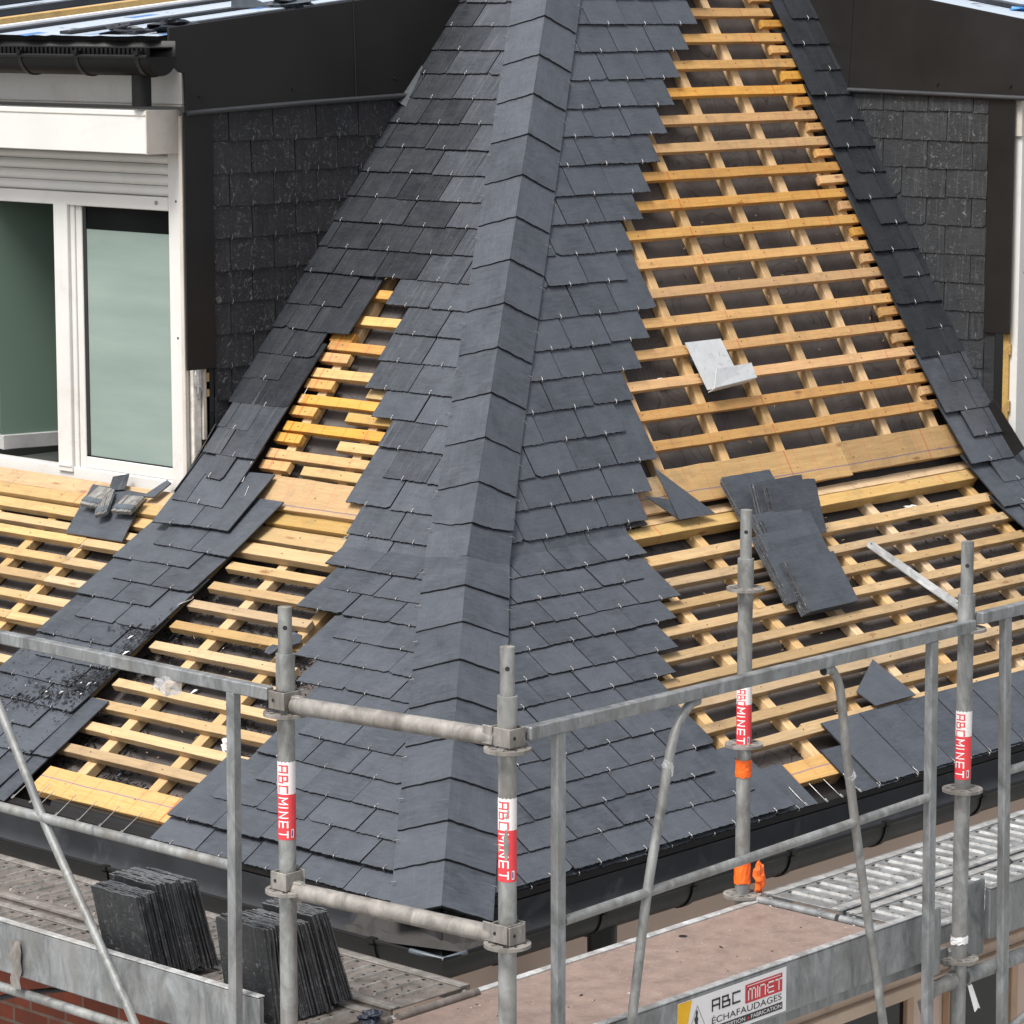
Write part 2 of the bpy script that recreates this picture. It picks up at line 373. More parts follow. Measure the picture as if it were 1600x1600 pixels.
def clip_poly(poly, fn):
    """keep the side of a polygon where fn(s, t) >= 0"""
    out = []
    for i in range(len(poly)):
        p, q = poly[i], poly[(i + 1) % len(poly)]; a, b = fn(*p), fn(*q)
        if a >= 0: out.append(p)
        if (a >= 0) != (b >= 0):
            k = a / (a - b); out.append((p[0] + (q[0] - p[0]) * k, p[1] + (q[1] - p[1]) * k))
    return out
rnd = random.Random(11)
BREAK = {RL: (ZB / math.sin(TRL), RU, hipRL, hipRU), LL: (ZB / math.sin(TLL), LU, hipLL, hipLU)}
def add_slate(mb, pl, s0, s1, t0, L, rise, mat, clips=(), th=.006, base=.0, tone=None, chip=True, cut=(0, 0), jag=.0019, Lf=None, toff=0.):
    z = rnd.random() if tone is None else tone
    ds, dt = rnd.uniform(-.001, .001), rnd.uniform(-.0035, .0035)
    g = .0018 + rnd.random() * .0016
    a, b = s0 + g + ds, s1 - g + ds; t0 += dt * (0 if toff else 1); n = 26; Lf = Lf or L
    skew = rnd.uniform(-.003, .003)
    poly = []
    cl, cr = cut
    if chip and rnd.random() < .14: cl = rnd.uniform(.004, .012)
    if chip and rnd.random() < .14: cr = rnd.uniform(.004, .012)
    for i in range(n + 1):
        x = a + (b - a) * i / n; y = t0 + skew * (i / n - .5) + rnd.uniform(-jag, jag) * (1 if 0 < i < n else .3)
        dl, dr = x - a, b - x
        if cl and dl < cl * 2: y += cl * (1 - dl / (cl * 2))
        if cr and dr < cr * 2: y += cr * (1 - dr / (cr * 2))
        poly.append((x, y))
    for i in range(1, 4): poly.append((b + rnd.uniform(-.0009, .0009), t0 + L * i / 4))
    poly += [(b, t0 + L), (a, t0 + L)]
    for i in range(3, 0, -1): poly.append((a + rnd.uniform(-.0009, .0009), t0 + L * i / 4))
    for c in clips:
        poly = clip_poly(poly, c)
        if len(poly) < 3: return
    tl = rnd.uniform(-.0016, .0016); rise = rise * rnd.uniform(.96, 1.12)
    off = lambda x, t: base + rise * (1 - (t - t0 + toff) / Lf) + tl * (x - a) / max(.02, b - a)
    top = [pl.p(x, t, off(x, t) + th) for x, t in poly]; bot = [pl.p(x, t, off(x, t)) for x, t in poly]
    uv = [(x - a + 13 * z, t - t0 + toff + 5 * z, z) for x, t in poly]
    m = len(poly); fl = pl.a.cross(pl.b).dot(pl.n) > 0
    f1 = list(range(m)); f2 = list(range(2 * m - 1, m - 1, -1))
    if not fl: f1 = f1[::-1]; f2 = f2[::-1]
    sd = [(i, i + m, (i + 1) % m + m, (i + 1) % m) if fl else ((i + 1) % m, (i + 1) % m + m, i + m, i) for i in range(m)]
    b0 = len(mb.v); mb.v += top + bot; mb.g += uv + uv
    k, ke = mb.mat(mat), mb.mat('slate_edge')
    for f, kk in [(f1, k), (f2, ke)] + [(q, ke) for q in sd]: mb.f.append([b0 + i for i in f]); mb.mi.append(kk); mb.sm.append(False)
def quad_slate(mb, BL, BR, TR, TL, mat, th=.006, cham=(0, 0)):
    P = [c[0].p(*c[1:]) for c in (BL, BR, TR, TL)]; n = 20; prm = []; z = rnd.random()
    for i in range(n + 1):
        x = i / n; y = rnd.uniform(-.006, .006) * (1 if 0 < i < n else .2)
        if cham[0] and x < cham[0] * 2: y += cham[0] * (1 - x / (cham[0] * 2))
        if cham[1] and 1 - x < cham[1] * 2: y += cham[1] * (1 - (1 - x) / (cham[1] * 2))
        prm.append((x, y))
    prm += [(1, .5), (1, 1), (0, 1), (0, .5)]
    f = lambda x, y: (P[0] * (1 - x) + P[1] * x) * (1 - y) + (P[3] * (1 - x) + P[2] * x) * y
    nn = (P[1] - P[0]).cross(P[3] - P[0]).normalized()
    if nn.z < 0: nn = -nn
    W_ = (P[1] - P[0]).length; L_ = (P[3] - P[0]).length
    g_ = .0022 / W_
    prm = [(g_ + x * (1 - 2 * g_), y) for x, y in prm]
    top = [f(x, y) + nn * th for x, y in prm]; m = len(top)
    fl = (P[1] - P[0]).cross(P[3] - P[0]).dot(nn) > 0
    uv = [(x * W_ + 13 * z, y * L_ + 5 * z, z) for x, y in prm]
    f1 = list(range(m)); f2 = list(range(2 * m - 1, m - 1, -1)); sd = [(i, i + m, (i + 1) % m + m, (i + 1) % m) for i in range(m)]
    if not fl: f1 = f1[::-1]; f2 = f2[::-1]; sd = [q[::-1] for q in sd]
    b0 = len(mb.v); mb.v += top + [p - nn * th for p in top]; mb.g += uv + uv
    k, ke = mb.mat(mat), mb.mat('slate_edge')
    for q, kk in [(f1, k), (f2, ke)] + [(q, ke) for q in sd]: mb.f.append([b0 + i for i in q]); mb.mi.append(kk); mb.sm.append(False)
def hook(mb, pl, s, t, off=.013, L=.018, r=.0013, ang=0., mat='hook_steel'):
    """bent stainless wire end that holds the tail of a slate"""
    ca, sa = math.cos(ang), math.sin(ang)
    q = lambda x, y, z: pl.p(s + x * ca - y * sa, t + x * sa + y * ca, off + z)
    mb.tube([q(.0, -.004, -.006), q(0, -.007, .001), q(.0005, -.004, .005), q(.003, .004, .004), q(.0045, .012, .002), q(.003, L, .0015)], r, mat, 6)
def rows(mb, pl, courses, W=.2355, L=.325, rise=.0188, clips=(), mat='slate', th=.006, hooks=True, chord=False, base=0., hclip=None, hmin=.19, hmat='hook_steel'):
    """courses: (t, end, far[, Lr[, anchor]]); slates counted from the ragged end towards far"""
    for c in courses:
        t, e, far = c[:3]; Lr = c[3] if len(c) > 3 and c[3] else L; anc = c[4] if len(c) > 4 else e
        dirn = 1 if far > e else -1
        lo, hi = min(e, far), max(e, far)
        k0 = math.floor((lo - anc) / W) - 1; k1 = math.ceil((hi - anc) / W) + 1
        for k in range(k0, k1):
            a, b = anc + k * W, anc + (k + 1) * W
            if b <= lo + .004 or a >= hi - .004: continue
            a2, b2 = max(a, lo), min(b, hi)
            mm = mat(a2, t) if callable(mat) else mat
            brk = BREAK.get(pl)
            if brk and t + Lr > brk[0] + .01 and t < brk[0]:
                TB, plu, hlo, hup = brk; L1 = TB - t; zt = rnd.random()
                if chord:                               # full slate lying flat across the change of slope
                    P0 = pl.p(0, t, .004); P1 = plu.p(0, t + Lr - TB, .012)
                    lp = PL(P0, pl.a, (P1 - P0).normalized())
                    add_slate(mb, lp, a2, b2, 0, Lr, rise, mm, (lambda s_, t_: 2.787 - min(.085, max(0, t_ - .02) * .62) - s_,), th, base)
                else:
                    add_slate(mb, pl, a2, b2, t, L1 + .004, rise * Lr / L, mm, clips, th, base, zt, Lf=Lr)
                    c2 = [lambda s_, t_: s_ - hup(t_) - .004] if clips else []
                    add_slate(mb, plu, a2, b2, 0, Lr - L1, rise * Lr / L, mm, c2, th, base, zt, chip=False, jag=0, Lf=Lr, toff=L1)
            else:
                add_slate(mb, pl, a2, b2, t, Lr, rise * Lr / L, mm, clips, th, base)
            if hooks:
                hx = (a + b) / 2
                if lo + .015 < hx < hi - .015 and (not clips or clips[0](hx, t + .01) > hmin) and (hclip is None or hclip(hx, t)):
                    hook(mb, pl, hx + rnd.uniform(-.006, .006), t, rise + .006 + base, L=.016, ang=rnd.uniform(-.12, .12), mat=hmat)

# ================================================================= GROUND
mb = MB(); mb.add([(-60, -60, -8), (60, -60, -8), (60, 60, -8), (-60, 60, -8)], [(0, 1, 2, 3)], 'concrete')
o = mb.build('ground'); o['kind'] = 'structure'

# ================================================================= BUILDING
BLD = thing('building', 'corner building under re-roofing, slate hip roof between two dormers over a beige and brick wall', 'building', (.3, .3, -8))

# ---- underlay sheets below the battens
mb = MB(); U = -.074
def sheet(pl, pts, off, mat, div=1):
    mb.prism([pl.p(x, t, off) for x, t in pts], pl.n * -.004, mat)
sheet(RL, [(.0, .02), (6.5, .02), (6.5, 1.47), (hipRL(1.47), 1.47)], U, 'underlay')
sheet(LL, [(.0, .02), (6.5, .02), (6.5, 1.60), (hipLL(1.6), 1.60)], U - .006, 'underlay')
sheet(RU, [(hipRU(0) - .05, .0), (4.95, .0), (4.95, 3.3), (hipRU(3.3), 3.3)], U, 'underlay')
sheet(LU, [(hipLU(0) - .05, .0), (2.95, .0), (2.95, 3.3), (hipLU(3.3), 3.3)], U - .006, 'underlay')
mb.build('underlay_membrane', BLD)

# ---- battens, counter battens and boards
def stick(pl, s0, s1, t0, t1, off, th, mat, name, nails=(), jit=.0012, bev=.0016, tw=0.):
    mb = MB(); n = max(1, int(abs(s1 - s0) / .12)); r2 = random.Random(int(abs(s0 * 977 + t0 * 7919 + off * 131) * 100))
    prof = [(t0, 0), (t1, 0), (t1, -th), (t0, -th)]
    vs = []; gc = []
    w1, w2 = r2.uniform(-tw, tw), r2.uniform(-tw, tw)
    for i in range(n + 1):
        x = s0 + (s1 - s0) * i / n; d = w1 + (w2 - w1) * i / n
        for j, (t, z) in enumerate(prof):
            jt, jz = r2.uniform(-jit, jit), r2.uniform(-jit, jit) * .5
            vs.append(pl.p(x + (r2.uniform(-.002, .002) if i in (0, n) else 0), t + d + jt, off + z + jz)); gc.append((x, t, z))
    fs = []
    fl = pl.a.cross(pl.b).dot(pl.n) > 0
    for i in range(n):
        for j in range(4):
            a, b, c, d = i * 4 + j, (i + 1) * 4 + j, (i + 1) * 4 + (j + 1) % 4, i * 4 + (j + 1) % 4
            fs.append((a, b, c, d) if fl else (d, c, b, a))
    e0, e1 = [3, 2, 1, 0], [n * 4 + j for j in range(4)]
    fs += [e0[::-1], e1[::-1]] if fl else [e0, e1]
    mb.add(vs, fs, mat, gc)
    for x in nails:
        if min(s0, s1) + .01 < x < max(s0, s1) - .01:
            tt = (t0 + t1) / 2 + r2.uniform(-.008, .008); xx = x + r2.uniform(-.012, .012)
            mb.tube([pl.p(xx, tt, off - .002), pl.p(xx, tt, off + .0012)], .0028, 'nail', 6)
    return mb.build(name, BLD, bev)
def counter(pl, s, t0, t1, w=.048, off=-.034, th=.038, mat='wood_counter'):
    mb = MB(); r2 = random.Random(int(abs(s * 1013 + t0 * 31) * 97)); n = max(1, int((t1 - t0) / .15)); vs = []; gc = []
    for i in range(n + 1):
        t = t0 + (t1 - t0) * i / n
        for x, z in ((-w / 2, 0), (w / 2, 0), (w / 2, -th), (-w / 2, -th)):
            xx = s + x + r2.uniform(-.0012, .0012)
            vs.append(pl.p(xx, t, off + z + r2.uniform(-.0005, .0005))); gc.append((t, xx, z))
    fs = []; fl = pl.a.cross(pl.b).dot(pl.n) > 0
    for i in range(n):
        for j in range(4):
            a, b, c, d = i * 4 + j, i * 4 + (j + 1) % 4, (i + 1) * 4 + (j + 1) % 4, (i + 1) * 4 + j
            fs.append((a, b, c, d) if fl else (d, c, b, a))
    fs += [(3, 2, 1, 0), tuple(n * 4 + j for j in range(4))]
    mb.add(vs, fs, mat, gc)
    return mb.build('counter_batten', BLD, .0015)
O = -.0065; BT = .0265; BW = .042
cRU = [2.55, 2.96, 3.32, 3.70, 4.055, 4.40]
cRL = [1.43, 1.81, 2.18, 2.59, 2.97, 3.30, 3.71, 4.07, 4.43, 4.8]
cLL = [1.22, 1.60, 1.985, 2.35, 2.74, 3.095, 3.40, 3.75]
cLU = [1.58, 1.955, 2.32]
for x in cRU: counter(RU, x, .16 if x > 2.6 else .2, min(3.2, max(.5, (x - hipRU(0) - .05) / .7303)))
for x in cRL: counter(RL, x, .10, min(1.40, x / .9407 - .03))
for x in cLL: counter(LL, x, .12, min(1.46, x / .7294 - .03))
for x in cLU: counter(LU, x, .16, min(1.7, (x - 1.1011) / .4334 - .05))
# right upper slope
endsRU = {}
for k in range(17):
    t = .372 + .1288 * k
    s1 = 4.466 + rnd.uniform(-.006, .006)
    s0 = hipRU(t) + .3
    stick(RU, s0, s1, t - BW, t, O, BT, 'wood_batten', 'batten', cRU, tw=.002)
for k in range(16):                                  # short blocks by the valley
    t = .44 + .1288 * k; w = .10 if k != 8 else .17
    if k in (3, ): w = .12
    stick(RU, 4.462 - w + rnd.uniform(-.015, .015), 4.47 + .05, t - BW + .004 + rnd.uniform(-.004, .004), t, O - .002, BT, 'wood_batten', 'batten_block', [4.41])
# right lower slope
for k in range(9):
    t = .4545 + .1148 * k
    if k == 8: t = 1.264
    t -= .002
    stick(RL, max(hipRL(t) + .1, .9 + t * .7), 5.6, t - BW, t, O, BT, 'wood_lower', 'batten', cRL, tw=.003)
stick(RL, 1.2, 2.62, .335 - BW, .335, O, BT, 'wood_lower', 'batten', cRL)
stick(RL, 2.2, 5.6, .347 - BW, .347, O + .001, BT, 'wood_lower', 'batten', cRL)
# left upper slope
for k in range(7):
    t = .392 + .129 * k
    stick(LU, 1.62 + .33 * t, 2.40 + rnd.uniform(-.006, .006), t - BW, t, O, BT, 'wood_batten', 'batten', cLU, tw=.002)
for k in range(5):
    t = .338 + .1288 * k
    stick(LU, 2.268 + rnd.uniform(-.02, .01), 2.41, t - BW, t, O - .001, BT, 'wood_batten', 'batten_block', [2.33])
stick(LU, 2.29, 2.415, .952 - BW, .952, O - .001, BT, 'wood_batten', 'batten_block', [2.33])
for (a, b, t) in ((1.75, 2.094, .592), (1.68, 2.057, .460), (1.62, 2.172, .331), (1.9, 2.05, .705)):
    stick(LU, a, b, t - BW, t, O - .001, BT, 'wood_lower' if t == .46 else 'wood_yellow', 'batten_block', cLU)
# left lower slope, between the slate field and the finished strip
for t in (.323, .441, .556, .671, .783, .890, 1.010, 1.128, 1.239, 1.358):
    stick(LL, .95 + .55 * t, 2.212 + rnd.uniform(-.01, .01), t - BW, t, O, BT, 'wood_lower', 'batten', cLL, tw=.003)
# left lower slope, under the window
for t in (.555, .67, .782, .895, 1.007, 1.121, 1.234, 1.351, 1.420):
    cut = 3.06 if t > .7 and t < 1.36 else None
    if cut:
        stick(LL, 2.80 + rnd.uniform(-.01, .01), cut, t - BW, t, O, BT, 'wood_lower', 'batten', cLL)
        stick(LL, cut + .002, 4.6, t - BW + .002, t + .002, O, BT, 'wood_lower', 'batten', cLL)
    else: stick(LL, 2.72, 4.6, t - BW, t, O, BT, 'wood_lower', 'batten', cLL)
stick(LL, 2.72, 4.6, 1.452, 1.505, O + .004, BT, 'wood_lower', 'batten', cLL)
stick(LL, 2.72, 4.6, 1.512, 1.572, O + .022, .045, 'wood_yellow', 'batten', cLL)
stick(LL, 2.72, 4.6, 1.576, 1.66, O + .018, .03, 'wood_board', 'board', cLL)
# wide boards at the foot of the steep slopes and at the eaves
stick(RU, 2.2, 2.62, .085, .235, O - .012, .022, 'wood_board', 'board', [], .002)
stick(RU, 2.50, 3.672, .100, .252, O, .024, 'wood_board', 'board', [2.56, 2.98, 3.33, 3.64], .002)
stick(RU, 3.674, 4.60, .110, .250, O + .004, .024, 'wood_board', 'board', [3.71, 4.06, 4.42], .002)
stick(LU, 1.55, 2.38, .127, .270, O + .004, .024, 'wood_board', 'board', [1.84, 2.02, 2.3], .002)
stick(RL, 2.30, 4.72, 1.410, 1.455, O + .004, .03, 'wood_counter', 'batten', cRL, .002)
stick(RL, 2.10, 4.48, 1.343, 1.400, O + .012, .050, 'wood_yellow', 'batten', cRL, .002)
stick(LL, 1.55, 2.22, 1.572, 1.660, O + .02, .04, 'wood_yellow', 'batten', cLL)
stick(LL, 1.45, 2.25, 1.487, 1.565, O + .006, .04, 'wood_yellow', 'batten', cLL)
stick(LL, 1.40, 2.26, 1.40, 1.462, O + .012, .034, 'wood_lower', 'batten', cLL)
stick(LL, 1.0, 2.12, .076, .199, O, .03, 'wood_board', 'board', [1.6, 1.98], .002)
stick(RL, 1.6, 2.30, .098, .197, O, .03, 'wood_board', 'board', [1.81], .002)

# ---- slates of the right-hand slope (main field)
hc = lambda s, t: s - hipRL(t) - .004
hcu = lambda s, t: s - hipRU(t) - .004
mb = MB()
E = {0: 1.787, 1: 1.667, 2: 1.559, 3: 1.677, 4: 1.557, 5: 1.68, 6: 1.787, 7: 1.905, 8: 2.022, 9: 2.143, 10: 2.040, 11: 2.168, 12: 2.305}
rows(mb, RL, [(-.010, 1.925, 0, .205)], clips=(hc,), hooks=True, base=-.003, rise=.006)
rows(mb, RL, [(-.004 + .1139 * k + (.012 if k > 7 else 0) + (.028 if k == 12 else 0) - (.001 * k if k > 8 else 0), E[k], 0) for k in range(13)], clips=(hc,), base=.001)
EU = [2.30, 2.389, 2.493, 2.374, 2.493, 2.613, 2.731, 2.849, 2.741, 2.856, 2.988, 3.103, 3.243, 3.361, 3.482, 3.597, 3.733, 3.862, 3.98, 4.10, 4.21, 4.1, 4.1, 4.1]
tcU = [.055, .172, .292, .419, .543, .670, .791, .918, 1.049, 1.175, 1.31, 1.431, 1.562, 1.689, 1.82, 1.946, 2.077, 2.205, 2.332, 2.46, 2.587, 2.715, 2.842, 2.97]
rows(mb, RU, [(t, e, 1.2) for t, e in zip(tcU, EU)], clips=(hcu,), mat='slate', base=.001)
mb.build('slate_covering', BLD)
# ---- slates by the right-hand valley
mb = MB()
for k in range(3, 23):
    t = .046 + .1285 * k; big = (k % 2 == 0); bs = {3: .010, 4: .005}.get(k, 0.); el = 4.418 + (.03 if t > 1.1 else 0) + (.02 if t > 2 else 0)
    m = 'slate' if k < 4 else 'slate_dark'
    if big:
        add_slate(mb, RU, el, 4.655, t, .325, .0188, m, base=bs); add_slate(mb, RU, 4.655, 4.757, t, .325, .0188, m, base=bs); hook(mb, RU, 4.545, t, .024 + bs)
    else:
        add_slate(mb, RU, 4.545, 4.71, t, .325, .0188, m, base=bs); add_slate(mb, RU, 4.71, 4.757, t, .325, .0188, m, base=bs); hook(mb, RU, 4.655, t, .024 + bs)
# flat slates bridging the change of slope
for a, b in ((4.426, 4.66), (4.66, 4.895), (4.895, 5.13), (5.13, 5.365)): quad_slate(mb, (RL, a, 1.143, .018), (RL, b, 1.143, .018), (RU, b, .10, .002), (RU, a, .10, .002), 'slate')
for a, b in ((4.555, 4.785), (4.785, 5.02), (5.02, 5.25)): quad_slate(mb, (RL, a, 1.266, .031), (RL, b, 1.266, .031), (RU, b, .215, .004), (RU, a, .215, .004), 'slate')
for a, b in ((4.410, 4.645), (4.645, 4.745)): quad_slate(mb, (RL, a, 1.376, .062), (RL, b, 1.376, .062), (RU, b, .36, .012), (RU, a - .01, .36, .012), 'slate')
for a, b in ((4.512, 4.685), (4.685, 4.757)): quad_slate(mb, (RU, a, .160, .048), (RU, b, .160, .048), (RU, b, .49, .012), (RU, a, .49, .012), 'slate')
for a, b in ((4.400, 4.64), (4.64, 4.757)): quad_slate(mb, (RU, a, .289, .038), (RU, b, .289, .038), (RU, b, .61, .010), (RU, a, .61, .010), 'slate')
for s_, t_, pl_, o_ in ((4.545, .289, RU, .046), (4.60, .160, RU, .056), (4.55, 1.376, RL, .074), (4.66, 1.266, RL, .042), (4.56, 1.143, RL, .034)): hook(mb, pl_, s_, t_, o_)
for k in range(9):
    t = 1.025 - .118 * k
    if t < .33: break
    rows(mb, RL, [(t, 4.54 if k % 2 == 0 else 4.425, 5.8)], mat='slate', base=.001)
mb.build('slate_covering', BLD)
# ---- eaves slates, right
mb = MB()
rows(mb, RL, [(-.012, 2.162, 5.8, .22)], base=-.003, rise=.006)
rows(mb, RL, [(-.006, 2.28, 5.8, .325)], base=.001, rise=.008, hooks=False)
for i in range(12): hook(mb, RL, 2.28 + .2355 * i + .005, -.006, .012, L=.03); hook(mb, RL, 2.28 + .2355 * i + .11, -.008, .012, L=.022)
mb.build('slate_covering', BLD)
# ---- left-hand slope
hl = lambda s, t: s - hipLL(t) - .004
hlu = lambda s, t: s - hipLU(t) - .004
vl = lambda s, t: 2.737 - s
mb = MB()
EL = {0: 1.367, 1: 1.258, 2: 1.137, 3: 1.242, 4: 1.137, 5: 1.25, 6: 1.355, 7: 1.467, 8: 1.376, 9: 1.663, 10: 1.604, 11: 1.725, 12: 1.63}
rows(mb, LL, [(-.014, 1.368, 0, .205)], clips=(hl,), base=-.003, rise=.006)
rows(mb, LL, [(.090 + .1186 * k - (.002 if k > 6 else 0), EL[k], 0) for k in range(12)], clips=(hl,), base=.001, mat='slate')
ELU = [1.74, 1.825, 1.712, 1.818, 1.932, 2.046, 2.06, 2.056, 2.179]
mixm = lambda s, t: 'slate_weathered' if (t > .3 and s > hipLU(t) + .12 + .25 * ((t * 37) % 1)) else 'slate'  # older slates, kept paler by the hip to paint in the glare
rows(mb, LU, [(.052 + .1285 * k, ELU[k], 1.0) for k in range(9)], clips=(hlu,), base=.001, mat=mixm)
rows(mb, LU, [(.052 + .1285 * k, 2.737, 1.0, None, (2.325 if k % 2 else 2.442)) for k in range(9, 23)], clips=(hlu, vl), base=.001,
     mat=lambda s, t: 'slate_dark' if s > hipLU(t) + .27 or t < 1.3 and s > 2.1 else 'slate_weathered')  # tones darken away from the glare painted along the hip
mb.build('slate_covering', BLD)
# ---- finished strip beside the left valley, down to the eaves
mb = MB()
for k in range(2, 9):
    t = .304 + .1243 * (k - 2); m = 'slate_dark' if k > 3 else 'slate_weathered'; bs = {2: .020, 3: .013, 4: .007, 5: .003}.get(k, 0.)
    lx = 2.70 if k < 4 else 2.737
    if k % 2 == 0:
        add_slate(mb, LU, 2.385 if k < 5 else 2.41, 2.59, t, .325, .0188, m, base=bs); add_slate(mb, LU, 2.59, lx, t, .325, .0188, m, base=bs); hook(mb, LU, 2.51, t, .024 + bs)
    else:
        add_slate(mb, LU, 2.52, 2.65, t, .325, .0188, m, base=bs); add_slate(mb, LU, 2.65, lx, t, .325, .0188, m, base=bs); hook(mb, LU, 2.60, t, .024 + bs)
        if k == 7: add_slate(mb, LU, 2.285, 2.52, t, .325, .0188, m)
# flat slates bridging the change of slope
quad_slate(mb, (LL, 2.418, 1.346, .022), (LL, 2.197, 1.343, .022), (LU, 2.143, .148, .012), (LU, 2.37, .148, .012), 'slate')
quad_slate(mb, (LL, 2.640, 1.348, .022), (LL, 2.418, 1.346, .022), (LU, 2.370, .148, .012), (LU, 2.60, .148, .012), 'slate')
quad_slate(mb, (LL, 2.503, 1.449, .052), (LL, 2.282, 1.451, .052), (LU, 2.263, .259, .016), (LU, 2.49, .25, .016), 'slate')
quad_slate(mb, (LL, 2.712, 1.434, .052), (LL, 2.503, 1.449, .052), (LU, 2.49, .25, .016), (LU, 2.73, .13, .03), 'slate')
quad_slate(mb, (LU, 2.61, .066, .055), (LU, 2.398, .061, .055), (LU, 2.404, .38, .014), (LU, 2.615, .38, .014), 'slate')
quad_slate(mb, (LU, 2.70, .068, .055), (LU, 2.61, .066, .055), (LU, 2.615, .38, .014), (LU, 2.70, .38, .014), 'slate')
quad_slate(mb, (LU, 2.603, .190, .048), (LU, 2.492, .185, .048), (LU, 2.50, .50, .014), (LU, 2.64, .50, .014), 'slate_weathered', cham=(.06, .05))
for s_, t_, pl_, o_ in ((2.53, .064, LU, .066), (2.56, .19, LU, .058), (2.60, 1.44, LL, .062), (2.39, 1.451, LL, .062), (2.31, 1.343, LL, .034), (2.53, 1.347, LL, .034)): hook(mb, pl_, s_, t_, o_)
for k in range(2, 14):
    t = 1.481 - .1158 * k
    if t < -.03: break
    if k % 2 == 0: rows(mb, LL, [(t, 2.785, 2.343, None, 2.785)], W=.2235, base=.001, mat='slate')
    else: rows(mb, LL, [(t, 2.217, 2.672, None, 2.217)], W=.2265, base=.001, mat='slate')
rows(mb, LL, [(-.02, 2.14, 4.6, .325)], base=-.002, rise=.008, mat='slate')
rows(mb, LL, [(.10, 2.24, 4.6, .325)], base=.001, rise=.008, mat='slate')
rows(mb, LL, [(.215, 2.12, 4.0, .325)], base=.001, rise=.010, mat='slate')
mb.build('slate_covering', BLD)
# ---- hip covering: paired slates on the arris
def hipP(z):
    if z <= ZB: return Vector((z / math.tan(TLL), z / math.tan(TRL), z))
    return Vector((XB + (z - ZB) / math.tan(TLU), YB + (z - ZB) / math.tan(TRU), z))
up_n = (LU.n + RU.n).normalized(); lo_n = (LL.n + RL.n).normalized()
zs = [-.012]
zs += [.085, .168, .261, .355, .445, .538, .632, .722, .795, .914, 1.052, 1.196, 1.345]
while zs[-1] < 3.3: zs.append(zs[-1] + .1545)
mb = MB(); r3 = random.Random(5)
def capvec(z, side):
    k = min(1, max(0, (z - .70) / .45))
    f = min(1, max(0, 1 - abs(z - .86) / .16))
    if side == 'L':
        a = LL.a * .160 + LL.b * -.087; b = LU.a * .176 + LU.b * -.056; flat = (LU.a * .205 + LU.b * .0)
    else:
        a = RL.a * .148 + RL.b * -.106; b = RU.a * .153 + RU.b * -.084; flat = (RU.a * .20 + RU.b * -.045)
    v = a.lerp(b, k); return v.lerp(flat, f)
for i, z in enumerate(zs[:-1]):
    zt = zs[i + 1] + (zs[i + 1] - z) * .35
    for side in 'LR':
        A, Bp = hipP(z), hipP(zt)
        nn = (lo_n if z < ZB else up_n)
        pn = (LU.n if z >= ZB else LL.n) if side == 'L' else (RU.n if z >= ZB else RL.n)
        pn2 = (LU.n if zt >= ZB else LL.n) if side == 'L' else (RU.n if zt >= ZB else RL.n)
        v0 = capvec(z, side); v1 = capvec(zt, side)
        lf = lambda q: .018 * max(0, 1 - abs(q - .84) / .22)
        hl0, hh = .051 + lf(z) + (.0015 if side == 'R' else 0), .038 + lf(zt)
        P0 = A + nn * hl0; P1 = Bp + nn * hh
        n = 10; low = []
        for j in range(n + 1):
            q = j / n; p = P0 + v0 * q + pn * (-.006 * q); bow = .010 * math.sin(q * math.pi) if .78 < z < 1.0 else 0
            hd = (Bp - A).normalized(); p = p - hd * (bow - r3.uniform(-.0022, .0022)); low.append(p)
        poly = low + [P1 + v1 + pn2 * -.004, P1]
        d = (-pn * .0085)
        fl = (poly[1] - poly[0]).cross(poly[-1] - poly[0]).dot(pn) > 0
        rz = r3.random(); uv = [(j * .018 + rz * 13, 0 + rz * 5, rz) for j in range(n + 1)] + [(.18 + rz * 13, .22 + rz * 5, rz), (rz * 13, .22 + rz * 5, rz)]
        m = len(poly); f1 = list(range(m)); f2 = list(range(2 * m - 1, m - 1, -1))
        if not fl: f1 = f1[::-1]; f2 = f2[::-1]
        sdq = [(a, a + m, (a + 1) % m + m, (a + 1) % m) for a in range(m)]
        if not fl: sdq = [q[::-1] for q in sdq]
        b0 = len(mb.v); mb.v += poly + [p + d for p in poly]; mb.g += uv + uv
        k1, k2 = mb.mat('slate'), mb.mat('slate_edge')
        for f, kk in [(f1, k1), (f2, k2)] + [(q, k2) for q in sdq]: mb.f.append([b0 + a for a in f]); mb.mi.append(kk); mb.sm.append(False)
        # side hook
        hp = P0 + v0 * 1.0 + (Bp - A) * .5 - pn * .002
        dd = v0.normalized(); mb.tube([hp + dd * .006, hp + dd * .008 + pn * .005, hp - dd * .002 + pn * .007, hp - dd * .016 + pn * .006], .0014, 'hook_steel', 6)
mb.build('hip_covering', BLD)
# ---- stray hooks waiting for their slate
def long_hook(pl, s, t, L, ang, off=.01):
    mb = MB(); ca, sa = math.cos(ang), math.sin(ang); q = lambda x, y, z: pl.p(s + x * ca - y * sa, t + x * sa + y * ca, off + z)
    mb.tube([q(.006, .018, .004), q(.0065, .004, .005), q(.003, 0, .005), q(0, .004, .004), q(.0, L * .5, .002), q(0, L, 0)], .0015, 'hook_steel', 6)
    mb.build('slate_hook', BLD)
for s, t in ((1.93, -.02), (1.82, -.012), (2.02, -.02), (2.13, -.02), (1.48, .05), (1.70, .03)): long_hook(RL, s + .03, t, .10, rnd.uniform(-.06, .06), .008)
for i in range(5): long_hook(LL, 1.50 + .117 * i, -.03 + .005 * (i % 2), .115, rnd.uniform(-.05, .05), .008)
for s, t in ((2.0, .002), (2.10, .002)): long_hook(LL, s + .02, t, .11, 0, .008)
for s, t, l in ((2.305, 1.03, .09), (2.36, .60, .08)): long_hook(LU, s, t, l, -.1, .006)
